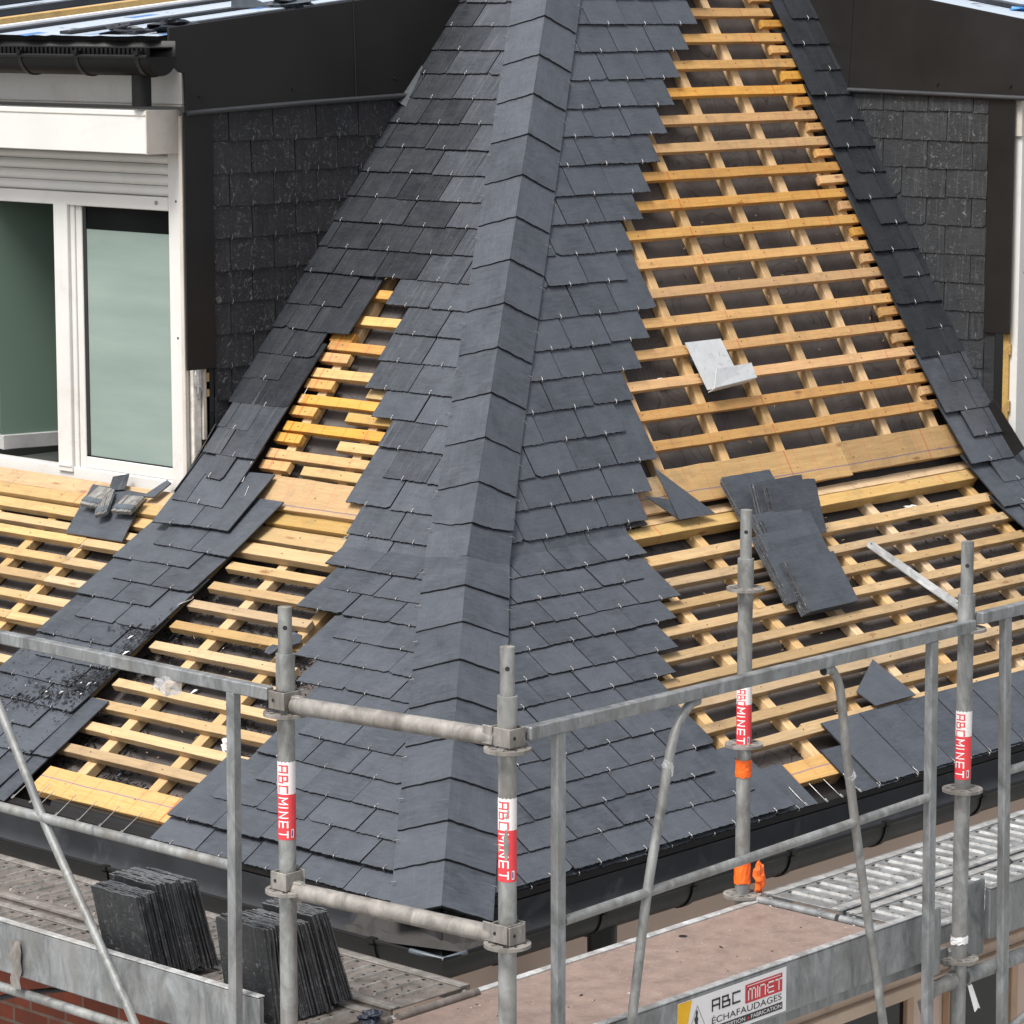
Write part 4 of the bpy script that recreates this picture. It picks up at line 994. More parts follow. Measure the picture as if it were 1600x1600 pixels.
def band(P, z1, z0, zs_, par, rot=0., cw=1):
    """printed adhesive wrap, white above red, with the letters reading along the tube"""
    x, y = P; r = TR + .0006
    view = math.atan2(CAMLOC.y - y, CAMLOC.x - x)
    mb = MB()
    for (a, b_, m) in ((z1, zs_, 'band_white'), (zs_, z0, 'band_red')):
        vs = []; n = 30
        for i in range(n + 1):
            an = view - 2.2 + 4.4 * i / n
            for z in (a + (.002 * math.sin(i * 2.1) if a == z1 else 0), b_): vs.append((x + r * math.cos(an), y + r * math.sin(an), z))
        mb.add(vs, [(2 * i, 2 * i + 1, 2 * i + 3, 2 * i + 2) for i in range(n)], m, smooth=True)
    o = mb.build('printed_band', par)
    tx = MB(); rr = r + .0007
    def put(ch, zt, h, m, w=.0265):
        # letter drawn with its top towards the right of the viewer, text reading downwards
        for (u0, v0, u1, v1) in LET[ch]:
            du, dv = u1 - u0, v1 - v0; th = .17
            # rectangle around the stroke in letter space
            if abs(du) < 1e-6: q = [(u0 - th / 2, min(v0, v1) - th / 2), (u0 + th / 2, min(v0, v1) - th / 2), (u0 + th / 2, max(v0, v1) + th / 2), (u0 - th / 2, max(v0, v1) + th / 2)]
            elif abs(dv) < 1e-6: q = [(min(u0, u1) - th / 2, v0 - th / 2), (max(u0, u1) + th / 2, v0 - th / 2), (max(u0, u1) + th / 2, v0 + th / 2), (min(u0, u1) - th / 2, v0 + th / 2)]
            else: q = [(u0 - th / 2, v0), (u0 + th / 2, v0), (u1 + th / 2, v1), (u1 - th / 2, v1)]
            k = 5
            for j in range(k):                        # subdivide across the curve
                f0, f1 = j / k, (j + 1) / k
                L0 = [q[0][i] + (q[3][i] - q[0][i]) * f0 for i in (0, 1)]; R0 = [q[1][i] + (q[2][i] - q[1][i]) * f0 for i in (0, 1)]
                L1 = [q[0][i] + (q[3][i] - q[0][i]) * f1 for i in (0, 1)]; R1 = [q[1][i] + (q[2][i] - q[1][i]) * f1 for i in (0, 1)]
                vs = []
                for (u, v) in (L0, R0, R1, L1):
                    ang = view - (.62 - v * w / rr) * cw * 1.0; z = zt - u * h
                    vs.append((x + rr * math.cos(view + (-.98 + v * w / rr) ), y + rr * math.sin(view + (-.98 + v * w / rr)), z))
                tx.add(vs, [(0, 1, 2, 3)], m)
    zz = z1 - .010; H = z1 - zs_
    for ch in 'ABC': put(ch, zz, H * .24, 'print_red'); zz -= H * .315
    zz = zs_ - .010; H = zs_ - z0
    for ch, w_ in zip('MINET', (.8, .0, .8, .8, .8)): put(ch, zz, H * .15, 'print_white'); zz -= H * (.21 if ch != 'I' else .10)
    tx.build('lettering', par)
    mb = MB(); an = view + .62
    vs = [(x + (r + .0008) * math.cos(an + a), y + (r + .0008) * math.sin(an + a), z) for a, z in ((-.16, z0 + .006), (.16, z0 + .006), (.16, z0 + .030), (-.16, z0 + .030))]
    mb.add(vs, [(0, 1, 2, 3)], 'band_white'); vs2 = [(x + (r + .0014) * math.cos(an + a), y + (r + .0014) * math.sin(an + a), z) for a, z in ((-.11, z0 + .010), (.02, z0 + .010), (.02, z0 + .027), (-.11, z0 + .027))]
    mb.add(vs2, [(0, 1, 2, 3)], 'stk_blue'); mb.build('maker_mark', par)
LET = {'A': [(0, 0, 0, 1), (0, 1, .85, 1), (.85, 0, .85, 1), (0, .45, .85, .45)], 'B': [(0, 0, 0, 1), (0, 1, .65, 1), (.65, .5, .65, 1), (0, .5, .85, .5), (.85, 0, .85, .5), (0, 0, .85, 0)],
       'C': [(0, 0, 0, 1), (0, 1, .85, 1), (0, 0, .85, 0)], 'M': [(0, 0, 0, 1), (.9, 0, .9, 1), (0, 1, .45, .35), (.45, .35, .9, 1)], 'I': [(0, 0, 0, 1)],
       'N': [(0, 0, 0, 1), (.85, 0, .85, 1), (0, 1, .85, 0)], 'E': [(0, 0, 0, 1), (0, 1, .85, 1), (0, .5, .8, .5), (0, 0, .85, 0)], 'T': [(0, 1, .9, 1), (.45, 0, .45, 1)],
       'm': [(0, 0, 0, 1), (.5, 0, .5, 1), (1, 0, 1, 1), (0, 1, 1, 1)], 'n': [(0, 0, 0, 1), (.8, 0, .8, 1), (0, 1, .8, 1)]}
def post(P, top, main, collar, rz, bnd=None, zbot=-7.9, hole=None):
    x, y = P
    mb = MB(); mb.tube([(x, y, zbot), (x, y, main)], TR, 'galvanised', 28, True); po = mb.build('post', SC)
    mb = MB(); mb.tube([(x, y, main - .06), (x, y, main + .004), (x, y, top)], [TR + .0022, TR + .0022, TR + .0022][:1] * 1 + [TR + .0022, .0192] if False else [.0192] * 3, 'galvanised', 24); mb.build('spigot', po)
    mb = MB(); mb.tube([(x, y, main - collar), (x, y, main + .001)], TR + .0022, 'galvanised', 24); mb.build('collar', po)
    mb = MB(); v = Vector((CAMLOC.x - x, CAMLOC.y - y, 0)).normalized(); zc = hole or (main + top) / 2 + .01
    mb.tube([Vector((x, y, zc)) + v * .012, Vector((x, y, zc)) + v * .0197], .0062, 'rubber_black', 12); mb.build('pin_hole', po)
    mb = MB(); mb.tube([(x, y, top - .002), (x, y, top + .0004)], .0155, 'galvanised_dull', 16); mb.build('tube_mouth', po)
    for z in rz:
        mb = MB(); disc(x, y, z, mb, .2); mb.build('rosette', po)
    if bnd: band(P, *bnd, po)
    return po
PA, PB, PC_, PD = (-1.083, -1.28), (-1.157, -.53), (.970, -1.28), (.965, -.43)
PATCH = []
pa = post(PA, 1.174, 1.045, .10, (.905, .385, -.115), (.779, .558, .695))
pb = post(PB, 1.194, 1.065, .10, (.900, .405, -.11), (.769, .552, .679))
pc = post(PC_, 1.200, 1.036, .10, (.930, .430, -.105), (.678, .466, .60))
pd = post(PD, 1.208, 1.050, .14, (.952, .440, -.06), (.634, .440, .575), zbot=-7.9)
def ledger(a, b, name='ledger', r=TR, cut=.03, mat='galvanised_dull', heads=True, par=SC):
    a, b = Vector(a), Vector(b); d = (b - a).normalized()
    mb = MB(); mb.tube([a + d * .03, b - d * .03], r, mat, 24)
    lo = mb.build(name, par)
    if heads:
        for p, s in ((a, 1), (b, -1)):
            mb = MB(); w = d.cross(Vector((0, 0, 1))).normalized(); q = p + d * s * .022
            mb.box(q - w * .012 + Vector((0, 0, -.028)), w * .024, d * s * .035, (0, 0, .056), mat); mb.build('wedge_head', lo, .004)
            pass
    return lo
ledger((PB[0], PB[1], .925), (PA[0], PA[1], .932)); ledger((PB[0], PB[1], .408), (PA[0], PA[1], .405))
ledger((.78, PC_[1], -.175), (PC_[0], PC_[1], -.165), mat='galvanised'); ledger((PC_[0], PC_[1], -.17), (3.04, -1.28, -.17), mat='galvanised'); ledger((PB[0] + .045, PB[1], -.155), (PB[0] + .045, 2.04, -.155), r=.015, mat='galvanised')
ledger((PC_[0], PC_[1], -.11), (PD[0], PD[1], -.11), mat='galvanised'); ledger((PA[0], PA[1], -.12), (PB[0], PB[1], -.12), mat='galvanised')
ledger((PB[0], PB[1], -.12), (-.40, -.50, -.12), 'transom', mat='galvanised')
mb = MB(); mb.box((.80, -1.262, -.60), (.04, 0, 0), (0, .012, 0), (.08, 0, .0), 'galvanised_dull')
mb = MB(); mb.box((.78, -1.27, -.20), (.035, 0, -.0), (.19, .0, -.42), (0, .01, 0), 'galvanised_dull'); mb.build('brace', SC)
mb = MB(); vw = math.atan2(CAMLOC.y - PA[1], CAMLOC.x - PA[0]); rp3 = random.Random(6); ctr = []
for i in range(14):
    q = 2 * math.pi * i / 14; ctr.append((-.12 + .28 * math.cos(q) * rp3.uniform(.7, 1.1), .655 + .042 * math.sin(q) * rp3.uniform(.8, 1.15)))
rq = TR + .0019; vs = [(PA[0] + rq * math.cos(vw - .12), PA[1] + rq * math.sin(vw - .12), .655)] + [(PA[0] + rq * math.cos(vw + a_), PA[1] + rq * math.sin(vw + a_), z_) for a_, z_ in ctr]
mb.add(vs, [(0, i + 1, (i + 1) % 14 + 1) for i in range(14)], 'galvanised'); mb.build('worn_patch', pa)
# pressed brackets gripping the guardrail at the posts
def cuff(P, z, mat='galvanised_dull', ang=0., tabs=True):
    x, y = P; mb = MB()
    c, s = math.cos(ang), math.sin(ang); u = Vector((c, s, 0)); w = Vector((-s, c, 0))
    q = Vector((x, y, z))
    for sg in (-1, 1):
        mb.box(q + w * sg * .0275 - u * .034 - w * .002, u * .058, w * .003, (0, 0, .050), mat)
    mb.box(q - u * .036 - w * .031, u * .003, w * .062, (0, 0, .050), mat); mb.tube([q - u * .037 + w * .012 + Vector((0, 0, .025)), q - u * .032 + w * .012 + Vector((0, 0, .025))], .005, 'rubber_black', 10)
    if tabs: mb.box(q + u * .030 + w * .022, u * .034, w * .005, (0, 0, .05), mat); mb.box(q + u * .034 - w * .030, u * .004, w * .05, (0, 0, .05), mat)
    mb.build('bracket', SC, .002)
cuff(PB, .915, ang=0.); cuff(PB, .412, ang=0.); cuff(PA, .915, ang=R(90)); cuff(PA, .392, ang=R(90)); cuff(PA, .395, ang=0)

# guardrail frames --------------------------------------------------
def rtube(mb, a, b, w, h, mat='galvanised_flat'):
    a, b = Vector(a), Vector(b); d = b - a; dn = d.normalized()
    if abs(dn.z) > .7: s = Vector((1, 0, 0)); s = (s - dn * s.dot(dn)).normalized(); t = dn.cross(s)
    else: t = Vector((0, 0, 1)); s = dn.cross(t).normalized()
    mb.box(a - s * w / 2 - t * h / 2, s * w, d, t * h, mat)
def bent(mb, pts, r=.0135, mat='galvanised'):
    P = [Vector(p) for p in pts]; out = []
    for i in range(len(P) - 1):                       # Catmull-Rom
        p0, p1, p2, p3 = P[max(i - 1, 0)], P[i], P[i + 1], P[min(i + 2, len(P) - 1)]
        for k in range(6):
            t = k / 6; out.append(.5 * ((2 * p1) + (-p0 + p2) * t + (2 * p0 - 5 * p1 + 4 * p2 - p3) * t * t + (-p0 + 3 * p1 - 3 * p2 + p3) * t ** 3))
    out.append(P[-1]); mb.tube(out, r, mat, 18)
YR = -1.312
g1 = thing('guardrail', 'long guardrail with two bent legs, between the corner post and the right post', 'guardrail', (-1.05, YR, -.1), 'guardrail frames')
mb = MB(); rtube(mb, (-1.045, YR, .945), (.958, YR, .947), .030, .036); mb.build('top_rail', g1, .003)
mb = MB(); mb.tube([(-.90, YR, .416), (.745, YR, .452)], .0135, 'galvanised', 18); mb.tube([(-.904, YR, .4159), (-.899, YR, .416)], .0105, 'rubber_black', 12); mb.build('mid_rail', g1)
for x0, x1_ in ((-.922, -.918), (.748, .770)):
    mb = MB(); rtube(mb, (x0, YR, .93), (x1_, YR, -.95), .036, .026); mb.build('upright', g1, .003)
mb = MB(); bent(mb, [(-.350, YR, .922), (-.385, YR, .915), (-.430, YR, .875), (-.465, YR, .80), (-.50, YR, .66), (-.56, YR, .42), (-.62, YR, .08), (-.76, YR, -.7)]); mb.build('bent_leg', g1)
mb = MB(); bent(mb, [(.215, YR, .918), (.255, YR, .915), (.292, YR, .86), (.31, YR, .78), (.34, YR, .62), (.43, YR, .22), (.537, YR, -.208), (.66, YR, -.8)]); mb.tube([(.212, YR - .002, .918), (.219, YR - .001, .918)], .011, 'rubber_black', 14); mb.build('bent_leg', g1)
g2 = thing('guardrail', 'guardrail running off to the right from the right-hand post', 'guardrail', (1.0, YR, -.1), 'guardrail frames')
mb = MB(); rtube(mb, (.990, YR, .965), (3.0, YR, .965), .030, .036); mb.build('top_rail', g2, .003)
mb = MB(); rtube(mb, (1.135, YR, .95), (1.183, YR, -.95), .036, .026); mb.build('upright', g2, .003)
mb = MB(); mb.tube([(1.155, YR, .46), (2.9, YR, .47)], .0135, 'galvanised', 18); mb.build('mid_rail', g2)
mb = MB(); bent(mb, [(1.19, YR, -.375), (1.28, YR, -.36), (1.5, YR, -.28), (1.9, YR, .1)]); mb.build('bent_leg', g2)
XL = -1.186
g3 = thing('guardrail', 'guardrail with a slanting tube, running off to the left from the post beside the corner', 'guardrail', (XL, -.45, -.1), 'guardrail frames')
mb = MB(); rtube(mb, (XL, -.50, .955), (XL, 1.55, .962), .030, .036); mb.build('top_rail', g3, .003)
mb = MB(); mb.tube([(XL, -.335, .445), (XL, 1.5, .437)], .0150, 'galvanised', 18); mb.tube([(XL, -.341, .445), (XL, -.334, .445)], .012, 'rubber_black', 12); mb.build('mid_rail', g3)
mb = MB(); rtube(mb, (XL, -.352, .94), (XL, -.335, -.95), .030, .032); mb.build('upright', g3, .003)
mb = MB(); bent(mb, [(XL, .80, .93), (XL, .745, .85), (XL, .56, .565), (XL, .445, .385), (XL, .05, -.16), (XL, -.30, -.8)]); mb.build('bent_leg', g3)

# toe boards, decks -------------------------------------------------
def toe(a, b, z0, z1, th, label, sign=False):
    a, b = Vector(a), Vector(b); d = b - a; w = d.normalized().cross(Vector((0, 0, 1))).normalized()
    t = thing('toe_board', label, 'toe board', (a.x, a.y, z0), 'scaffold toe boards')
    mb = MB(); mb.box(a - w * th / 2 + Vector((0, 0, z0)), d, w * th, (0, 0, z1 - z0), 'galvanised_flat'); mb.build('board', t, .004)
    mb = MB(); mb.box(a - w * (th / 2 + .002) + Vector((0, 0, z1 + .0005)), d, w * (th + .004), (0, 0, .004), 'galvanised_bright'); mb.build('top_lip', t, .001)
    return t
tr1 = toe((-1.04, -1.262, 0), (.800, -1.262, 0), -.082, .072, .022, 'galvanised toe board carrying the red, white and yellow sign, along the plywood deck')
tr2 = toe((1.145, -1.262, 0), (3.0, -1.262, 0), -.085, .078, .022, 'galvanised toe board at the right edge, beyond the right-hand post')
tl1 = toe((-1.125, -.385, 0), (-1.125, 2.4, 0), -.095, .062, .022, 'galvanised toe board in front of the stacked slates, lower left')
mb = MB(); mb.box((.802, -1.285, -.13), (.065, 0, 0), (0, .012, 0), (0, 0, .21), 'galvanised_flat'); mb.build('end_plate', tr1, .003)
mb = MB(); mb.box((1.035, -1.255, -.13), (.108, 0, 0), (0, .012, 0), (0, 0, .24), 'galvanised_flat')
mb.build('end_plate', tr2, .003)
mb = MB(); r6 = random.Random(44); mb.add([(-1.141 + r6.uniform(-.006, 0), .68 + .022 * (j - 1) + r6.uniform(-.008, .008), .02 - .030 * i) for i in range(6) for j in range(3)], [(3 * i + j, 3 * i + j + 1, 3 * i + j + 4, 3 * i + j + 3) for i in range(5) for j in range(2)], 'galvanised_dull'); mb.build('tape_patch', tl1)
# sign on the toe board: drawn in metres, x to the right, z up
SY = -1.2745; SX0, SX1, SZ0, SZ1 = -.380, .110, -.072, .060
mb = MB(); mb.box((SX0, SY, SZ0), (SX1 - SX0, 0, 0), (0, .001, 0), (0, 0, SZ1 - SZ0), 'sign_white'); sg = mb.build('sign', tr1)
mb = MB()
def quad(x0, z0, x1, z1, m, y=SY - .0005): mb.add([(x0, y, z0), (x1, y, z0), (x1, y, z1), (x0, y, z1)], [(0, 1, 2, 3)], m)
mb.add([(SX0, SY - .0005, SZ0), (SX0 + .028, SY - .0005, SZ0), (SX0 + .062, SY - .0005, SZ1 - .001), (SX0, SY - .0005, SZ1 - .001)], [(0, 1, 2, 3)], 'sign_yellow')
def stroke(p, q, w, m, y): 
    p, q = Vector(p), Vector(q); d = (q - p).normalized(); n_ = Vector((-d.y, d.x)) * w / 2; e = d * w / 2
    a = [p - e + n_, p - e - n_, q + e - n_, q + e + n_]; mb.add([(v.x, y, v.y) for v in a], [(0, 1, 2, 3)], m)
T = [(-.345, -.060), (-.295, .036), (-.243, -.060)]
for i in range(3): stroke(T[i], T[(i + 1) % 3], .0014, 'sign_black', SY - .0008)
figx = [(.0, .030), (-.004, .022), (-.004, .012), (-.010, .004), (-.006, -.010), (-.010, -.022), (-.006, -.045), (.008, -.045), (.006, -.02), (.003, -.008), (.006, .002), (.002, .01), (.004, .022)]
mb.add([(-.297 + a * 1.15, SY - .0010, b_ - .004) for a, b_ in figx], [list(range(len(figx)))], 'sign_black')
def word(txt, x, z, h, w, gap, th, m, y):
    for ch in txt:
        for (u0, v0, u1, v1) in LET[ch]: stroke((x + u0 * w, z + v0 * h), (x + u1 * w, z + v1 * h), th, m, y)
        x += (gap if ch == 'I' else (w * (1.0 if ch in 'm' else .87) + gap))
    return x
word('ABC', -.228, .006, .030, .037, .0135, .0058, 'sign_black', SY - .0010)
quad(-.080, -.008, .090, .047, 'sign_red', SY - .0009)
mb.add([(-.073, SY - .0012, .0405), (.083, SY - .0012, .0405), (.083, SY - .0012, .0425), (-.073, SY - .0012, .0425)], [(0, 1, 2, 3)], 'sign_white')
word('mInET', -.066, .001, .030, .032, .0095, .0044, 'sign_white', SY - .0014)
quad(-.232, -.0615, .092, -.0405, 'sign_black', SY - .0009)
mb.add([(-.073, SY - .0014, -.056), (-.061, SY - .0014, -.056), (-.067, SY - .0014, -.045)], [(0, 1, 2)], 'sign_red')
mb.build('sign_print', tr1)
def text(body, x, z, width, height, m, y, par):
    cu = bpy.data.curves.new('t', 'FONT'); cu.body = body; cu.size = 1; ob = bpy.data.objects.new('t', cu); col.objects.link(ob)
    me = bpy.data.meshes.new_from_object(ob); bpy.data.objects.remove(ob)
    xs = [v.co.x for v in me.vertices]; ys = [v.co.y for v in me.vertices]; cap = max(ys)
    sx = width / (max(xs) - min(xs)); sy = height / (cap if 'É' not in body else cap * .80)
    b = MB(); b.add([(x + (v.co.x - min(xs)) * sx, y, z + v.co.y * sy) for v in me.vertices], [list(p.vertices) for p in me.polygons], m)
    bpy.data.meshes.remove(me); bpy.data.curves.remove(cu); return b.build('lettering', par)
text('ÉCHAFAUDAGES', -.230, -.033, .318, .019, 'sign_black', SY - .0011, tr1)
text('CONCEPTION', -.227, -.0565, .146, .0115, 'sign_white', SY - .0014, tr1)
text('FABRICATION', -.054, -.0565, .140, .0115, 'sign_white', SY - .0014, tr1)

dk = thing('scaffold_deck', 'reddish brown plywood scaffold deck at the corner', 'scaffold deck', (-1.05, -1.22, -.09), 'scaffold decks')
mb = MB(); mb.box((-1.30, -1.238, -.085), (2.255, 0, 0), (0, .735, 0), (0, 0, .012), 'plywood_deck')
mb.build('plywood_panel', dk)
mb = MB(); mb.box((-1.30, -.502, -.10), (2.26, 0, 0), (0, .028, 0), (0, 0, .032), 'galvanised_bright'); mb.build('edge_profile', dk, .002)
mb = MB(); mb.box((-1.30, -1.25, -.12), (2.255, 0, 0), (0, .01, 0), (0, 0, .05), 'galvanised_flat'); mb.build('edge_profile', dk, .002)
mb = MB(); mb.tube([(.497, -.568, -.0728), (.497, -.568, -.0722)], .014, 'tar', 14); mb.build('grip_hole', dk)
def steel_plank(o, a, b, L, Wd, label, mat, ribs_mat, par_end=True, slots=True, seed=1):
    """perforated pressed-steel plank; a = along, b = across"""
    o, a, b = Vector(o), Vector(a), Vector(b); t = thing('scaffold_plank', label, 'scaffold plank', o, 'pressed steel scaffold planks')
    Z = Vector((0, 0, 1)); mb = MB(); r7 = random.Random(seed)
    mb.box(o + Z * -.006, a * L, b * Wd, Z * .005, mat)
    for w0 in (0., Wd - .012): mb.box(o + b * w0 - Z * .06, a * L, b * .012, Z * .0625, mat)
    mb.box(o + b * .012 - Z * .0009, a * L, b * .030, Z * .0045, ribs_mat); mb.box(o + b * (Wd - .042) - Z * .0009, a * L, b * .030, Z * .0045, ribs_mat)
    mb.build('plank_body', t, .0015)
    mb = MB(); x = .06; n_rib = 0
    rib = Wd - .135
    while x < L - .05:
        c = o + a * x + b * .068; q = [c, c + a * .010, c + a * .015 + b * rib, c + a * .010 + b * (rib + .006), c + b * rib]
        base = [p - Z * .001 for p in q]; top = [c + a * .003 + b * .008 + Z * .0065, c + a * .008 + b * .008 + Z * .0065, c + a * .011 + b * (rib - .004) + Z * .0065, c + a * .008 + b * rib + Z * .0065, c + a * .004 + b * (rib - .006) + Z * .0065]
        mb.box(c + b * (rib + .004) - Z * .0014, a * .011, b * .010, Z * .002, 'tar')
        mb.add(base + top, [(0, 1, 6, 5), (1, 2, 7, 6), (2, 3, 8, 7), (3, 4, 9, 8), (4, 0, 5, 9), (5, 6, 7, 8, 9)], ribs_mat)
        for j in range(4):
            h = o + a * (x + .030 + r7.uniform(-.001, .001)) + b * (.072 + (j + (n_rib % 2) * .5) * rib / 4.2); mb.tube([h - Z * .0014, h + Z * .0006], .0042, 'tar', 8)
        x += .076 if abs(a.x) > .5 else .070; n_rib += 1
    mb.build('slip_ribs', t)
    if par_end:
        mb = MB()
        for w0 in (.03, Wd - .09):
            mb.tube([o + b * (w0 + .03 + .02 * math.cos(q)) - a * (.012 + .024 * math.sin(q)) - Z * (.012 + .018 * (1 - math.cos(q))) * 1 for q in (0, .8, 1.6, 2.4, 3.)], .01, mat, 8)
        mb.tube([o - a * .028 - Z * .018, o - a * .028 + b * Wd - Z * .018], .014, mat, 12); mb.build('end_hook', t)
    return t
steel_plank((1.00, -.81, -.05), (1, 0, 0), (0, 1, 0), 2.05, .32, 'pressed steel plank nearest the wall, right of the plywood deck', 'galvanised_flat', 'galvanised_rib', seed=2)
steel_plank((1.00, -1.145, -.05), (1, 0, 0), (0, 1, 0), 2.05, .32, 'pressed steel plank nearest the toe board, right of the plywood deck', 'galvanised_flat', 'galvanised_rib', seed=3)
steel_plank((3.07, -1.145, -.05), (1, 0, 0), (0, 1, 0), 2.05, .66, 'pressed steel plank at the far right edge', 'galvanised_flat', 'galvanised_rib', seed=4)
steel_plank((-.71, -.478, -.05), (0, 1, 0), (1, 0, 0), 3.2, .335, 'rust-stained steel plank along the left eaves, passing behind the stacked slates', 'plank_stained', 'galvanised_dull', seed=5)
steel_plank((-1.075, -.478, -.05), (0, 1, 0), (1, 0, 0), 3.2, .335, 'rust-stained steel plank under the stacked slates, behind the left toe board', 'plank_stained', 'galvanised_dull', seed=6)

# ================================================================= LOOSE THINGS
def slate_mesh(W, L, th, seed, mat='slate_edge', jag=.003, mat2=None):
    """a single slate standing in its own space: x width, y thickness, z length"""
    r8 = random.Random(seed); n = 10; pts = []
    for i in range(n + 1): pts.append((W * i / n, L + r8.uniform(-jag, jag) * (1 if 0 < i < n else 0)))
    for i in range(1, n): pts.append((W + r8.uniform(-.0015, .0015), L * (1 - i / n)))
    for i in range(n + 1): pts.append((W * (1 - i / n), r8.uniform(-jag, jag) * .4))
    for i in range(1, n): pts.append((r8.uniform(-.0015, .0015), L * i / n))
    mb = MB(); m = len(pts); z = r8.random()
    f = [Vector((x, 0, y)) for x, y in pts]; b_ = [Vector((x, th, y)) for x, y in pts]; uv = [(x + 13 * z, y + 5 * z, z) for x, y in pts]
    mb.add(f + b_, [list(range(m))[::-1], list(range(m, 2 * m))], mat, uv + uv); mb.add(f + b_, [(i, (i + 1) % m, (i + 1) % m + m, i + m) for i in range(m)], mat2 or mat, uv + uv)
    o = mb.build('slate_proto', None); me = o.data; bpy.data.objects.remove(o); return me
SM = [slate_mesh(.207 - .0015 * i, .292, .0050, 100 + i, 'slate_raw', jag=.0028, mat2='slate_chalk') for i in range(7)]
def place(me, name, mat4, label, cat, group=None):
    o = bpy.data.objects.new(name, me); col.objects.link(o); o.matrix_world = mat4
    return tag(o, label, cat, group)
def frame(o, x, y, z): m = Matrix((x, y, z)).transposed().to_4x4(); m.translation = o; return m
def stack(x_front, y0, n, lean, label, group, seed, zdeck=-.046, steps=None, flare=0.):
    """slates on edge on the plank, leaning on the toe board; first is the one nearest the toe board"""
    r9 = random.Random(seed); x = x_front
    for i in range(n):
        a = lean + flare * i / n + r9.uniform(-.004, .004); jx = r9.uniform(-.006, .006); dz = steps(i) if steps else 0
        ydir = Vector((0, -1, 0)); zdir = Vector((-math.sin(a), 0, math.cos(a))); xdir = Vector((math.cos(a), 0, math.sin(a)))
        o = Vector((x, y0 + jx + r9.uniform(-.003, .003), zdeck + dz + r9.uniform(-.001, .005)))
        place(SM[r9.randrange(7)], 'slate', frame(o, ydir, xdir, zdir), label, 'slate', group)
        x += .0056 / math.cos(a) + r9.uniform(0, .0006)
stack(-1.03, .372, 40, R(14), 'black slate on edge in the left upright stack behind the toe board', 'slates of the left upright stack', 1,
      steps=lambda i: (.0 if i < 13 else .022 if i < 31 else .012), flare=R(3))
stack(-1.045, -.158, 14, R(8), 'black slate on edge at the front left of the right upright stack, behind the post', 'slates at the front of the right upright stack', 2)
stack(-.955, -.165, 34, R(15), 'black slate on edge in the right upright stack, near the corner post', 'slates of the right upright stack', 3, steps=lambda i: (.0 if i < 20 else .018), flare=R(5))
# flat stack on the lower right slope, four leaning packets
def flat_slate(pl, s, t, off, ang, tilt, me, label, group):
    c, sn_ = math.cos(ang), math.sin(ang); X = pl.a * c + pl.b * sn_; Zl = (-pl.a * sn_ + pl.b * c)
    Zt = Zl * math.cos(tilt) + pl.n * math.sin(tilt); Yn = Zt.cross(X).normalized()
    if Yn.dot(pl.n) < 0: Yn = -Yn
    me2 = me; o = pl.p(s, t, off)
    m = frame(o, X, Yn, Zt)
    return place(me2, 'slate', m, label, 'slate', group)
SMF = [slate_mesh(.315 - .003 * i, .222, .0048, 300 + i, 'slate', jag=.0012, mat2='slate_chalk') for i in range(6)]
rs = random.Random(9)
# (s, t of the lower left corner, slates, tilt, height of the packet foot, turn, label)
packs = [(2.700, .812, 9, 19.5, -.008, .00, 'lowest packet of the slate pile on the right battens'),
         (2.655, .880, 5, 19.5, .004, .02, 'packet half hidden under the lowest packet of the slate pile'),
         (2.706, .920, 6, 19.5, .004, -.01, 'second packet from the bottom of the slate pile'),
         (2.684, .962, 8, 19.0, .004, .01, 'third packet from the bottom of the slate pile'),
         (2.778, 1.035, 6, 20, .006, .00, 'fourth packet from the bottom of the slate pile'),
         (2.772, 1.075, 5, 19, .006, .015, 'fifth packet from the bottom of the slate pile'),
         (2.895, 1.190, 5, 37, .010, .00, 'steep top packet of the slate pile, beside the yellow beam'),
         (2.850, 1.215, 5, 36, .010, .01, 'rearmost steep packet at the head of the slate pile')]
for pi, (s, t, n, tl, off, ang, lab) in enumerate(packs):
    for i in range(n):
        b = R(tl); o2 = off + i * .0052 * math.cos(b); t2 = t - i * .0052 * math.sin(b)
        flat_slate(RL, s + rs.uniform(-.003, .003) + .0022 * i, t2 + .0052 * (n - 1) * math.sin(b) + rs.uniform(-.003, .003), o2, ang + rs.uniform(-.01, .01), b + rs.uniform(-.006, .006), SMF[rs.randrange(6)], 'slate in the ' + lab, lab)
for i in range(5):
    flat_slate(RL, 2.79 + rs.uniform(-.003, .003), 1.275 + i * .002, .020 + i * .0052, 0, R(17), SMF[i], 'slate sticking out left of the pile head, against the end of the yellow beam', 'slates left of the pile head')
def poly_slate(pts3, th, n, name, label, mat='slate', cat='slate offcut', group=None):
    P = [Vector(p) for p in pts3]; n = Vector(n).normalized(); mb = MB(); z = rs.random()
    a = (P[1] - P[0]).normalized(); b_ = n.cross(a)
    uv = [((p - P[0]).dot(a) + 13 * z, (p - P[0]).dot(b_), z) for p in P]
    mb.prism(P, n * -th, mat, uv); o = mb.build(name, None, origin=P[0].copy()); return tag(o, label, cat, group)
poly_slate([RU.p(2.437, .255, .035), RL.p(2.694, 1.38, .035), RL.p(2.474, 1.38, .036)], .005, (-.3, -.8, .5), 'slate_offcut', 'large triangular slate offcut resting against the marked wide board')
poly_slate([RU.p(2.331, .147, .030), RU.p(2.46, .120, .026), RL.p(2.482, 1.384, .030)], .005, (-.2, -.85, .5), 'slate_offcut', 'small triangular slate offcut half under the larger triangle')
poly_slate([RL.p(2.85, .545, .004), RL.p(2.875, .325, .02), RL.p(2.617, .322, .022), RL.p(2.608, .418, .006)], .005, RL.n, 'slate_offcut', 'four-sided slate offcut standing up above the right eaves slates')
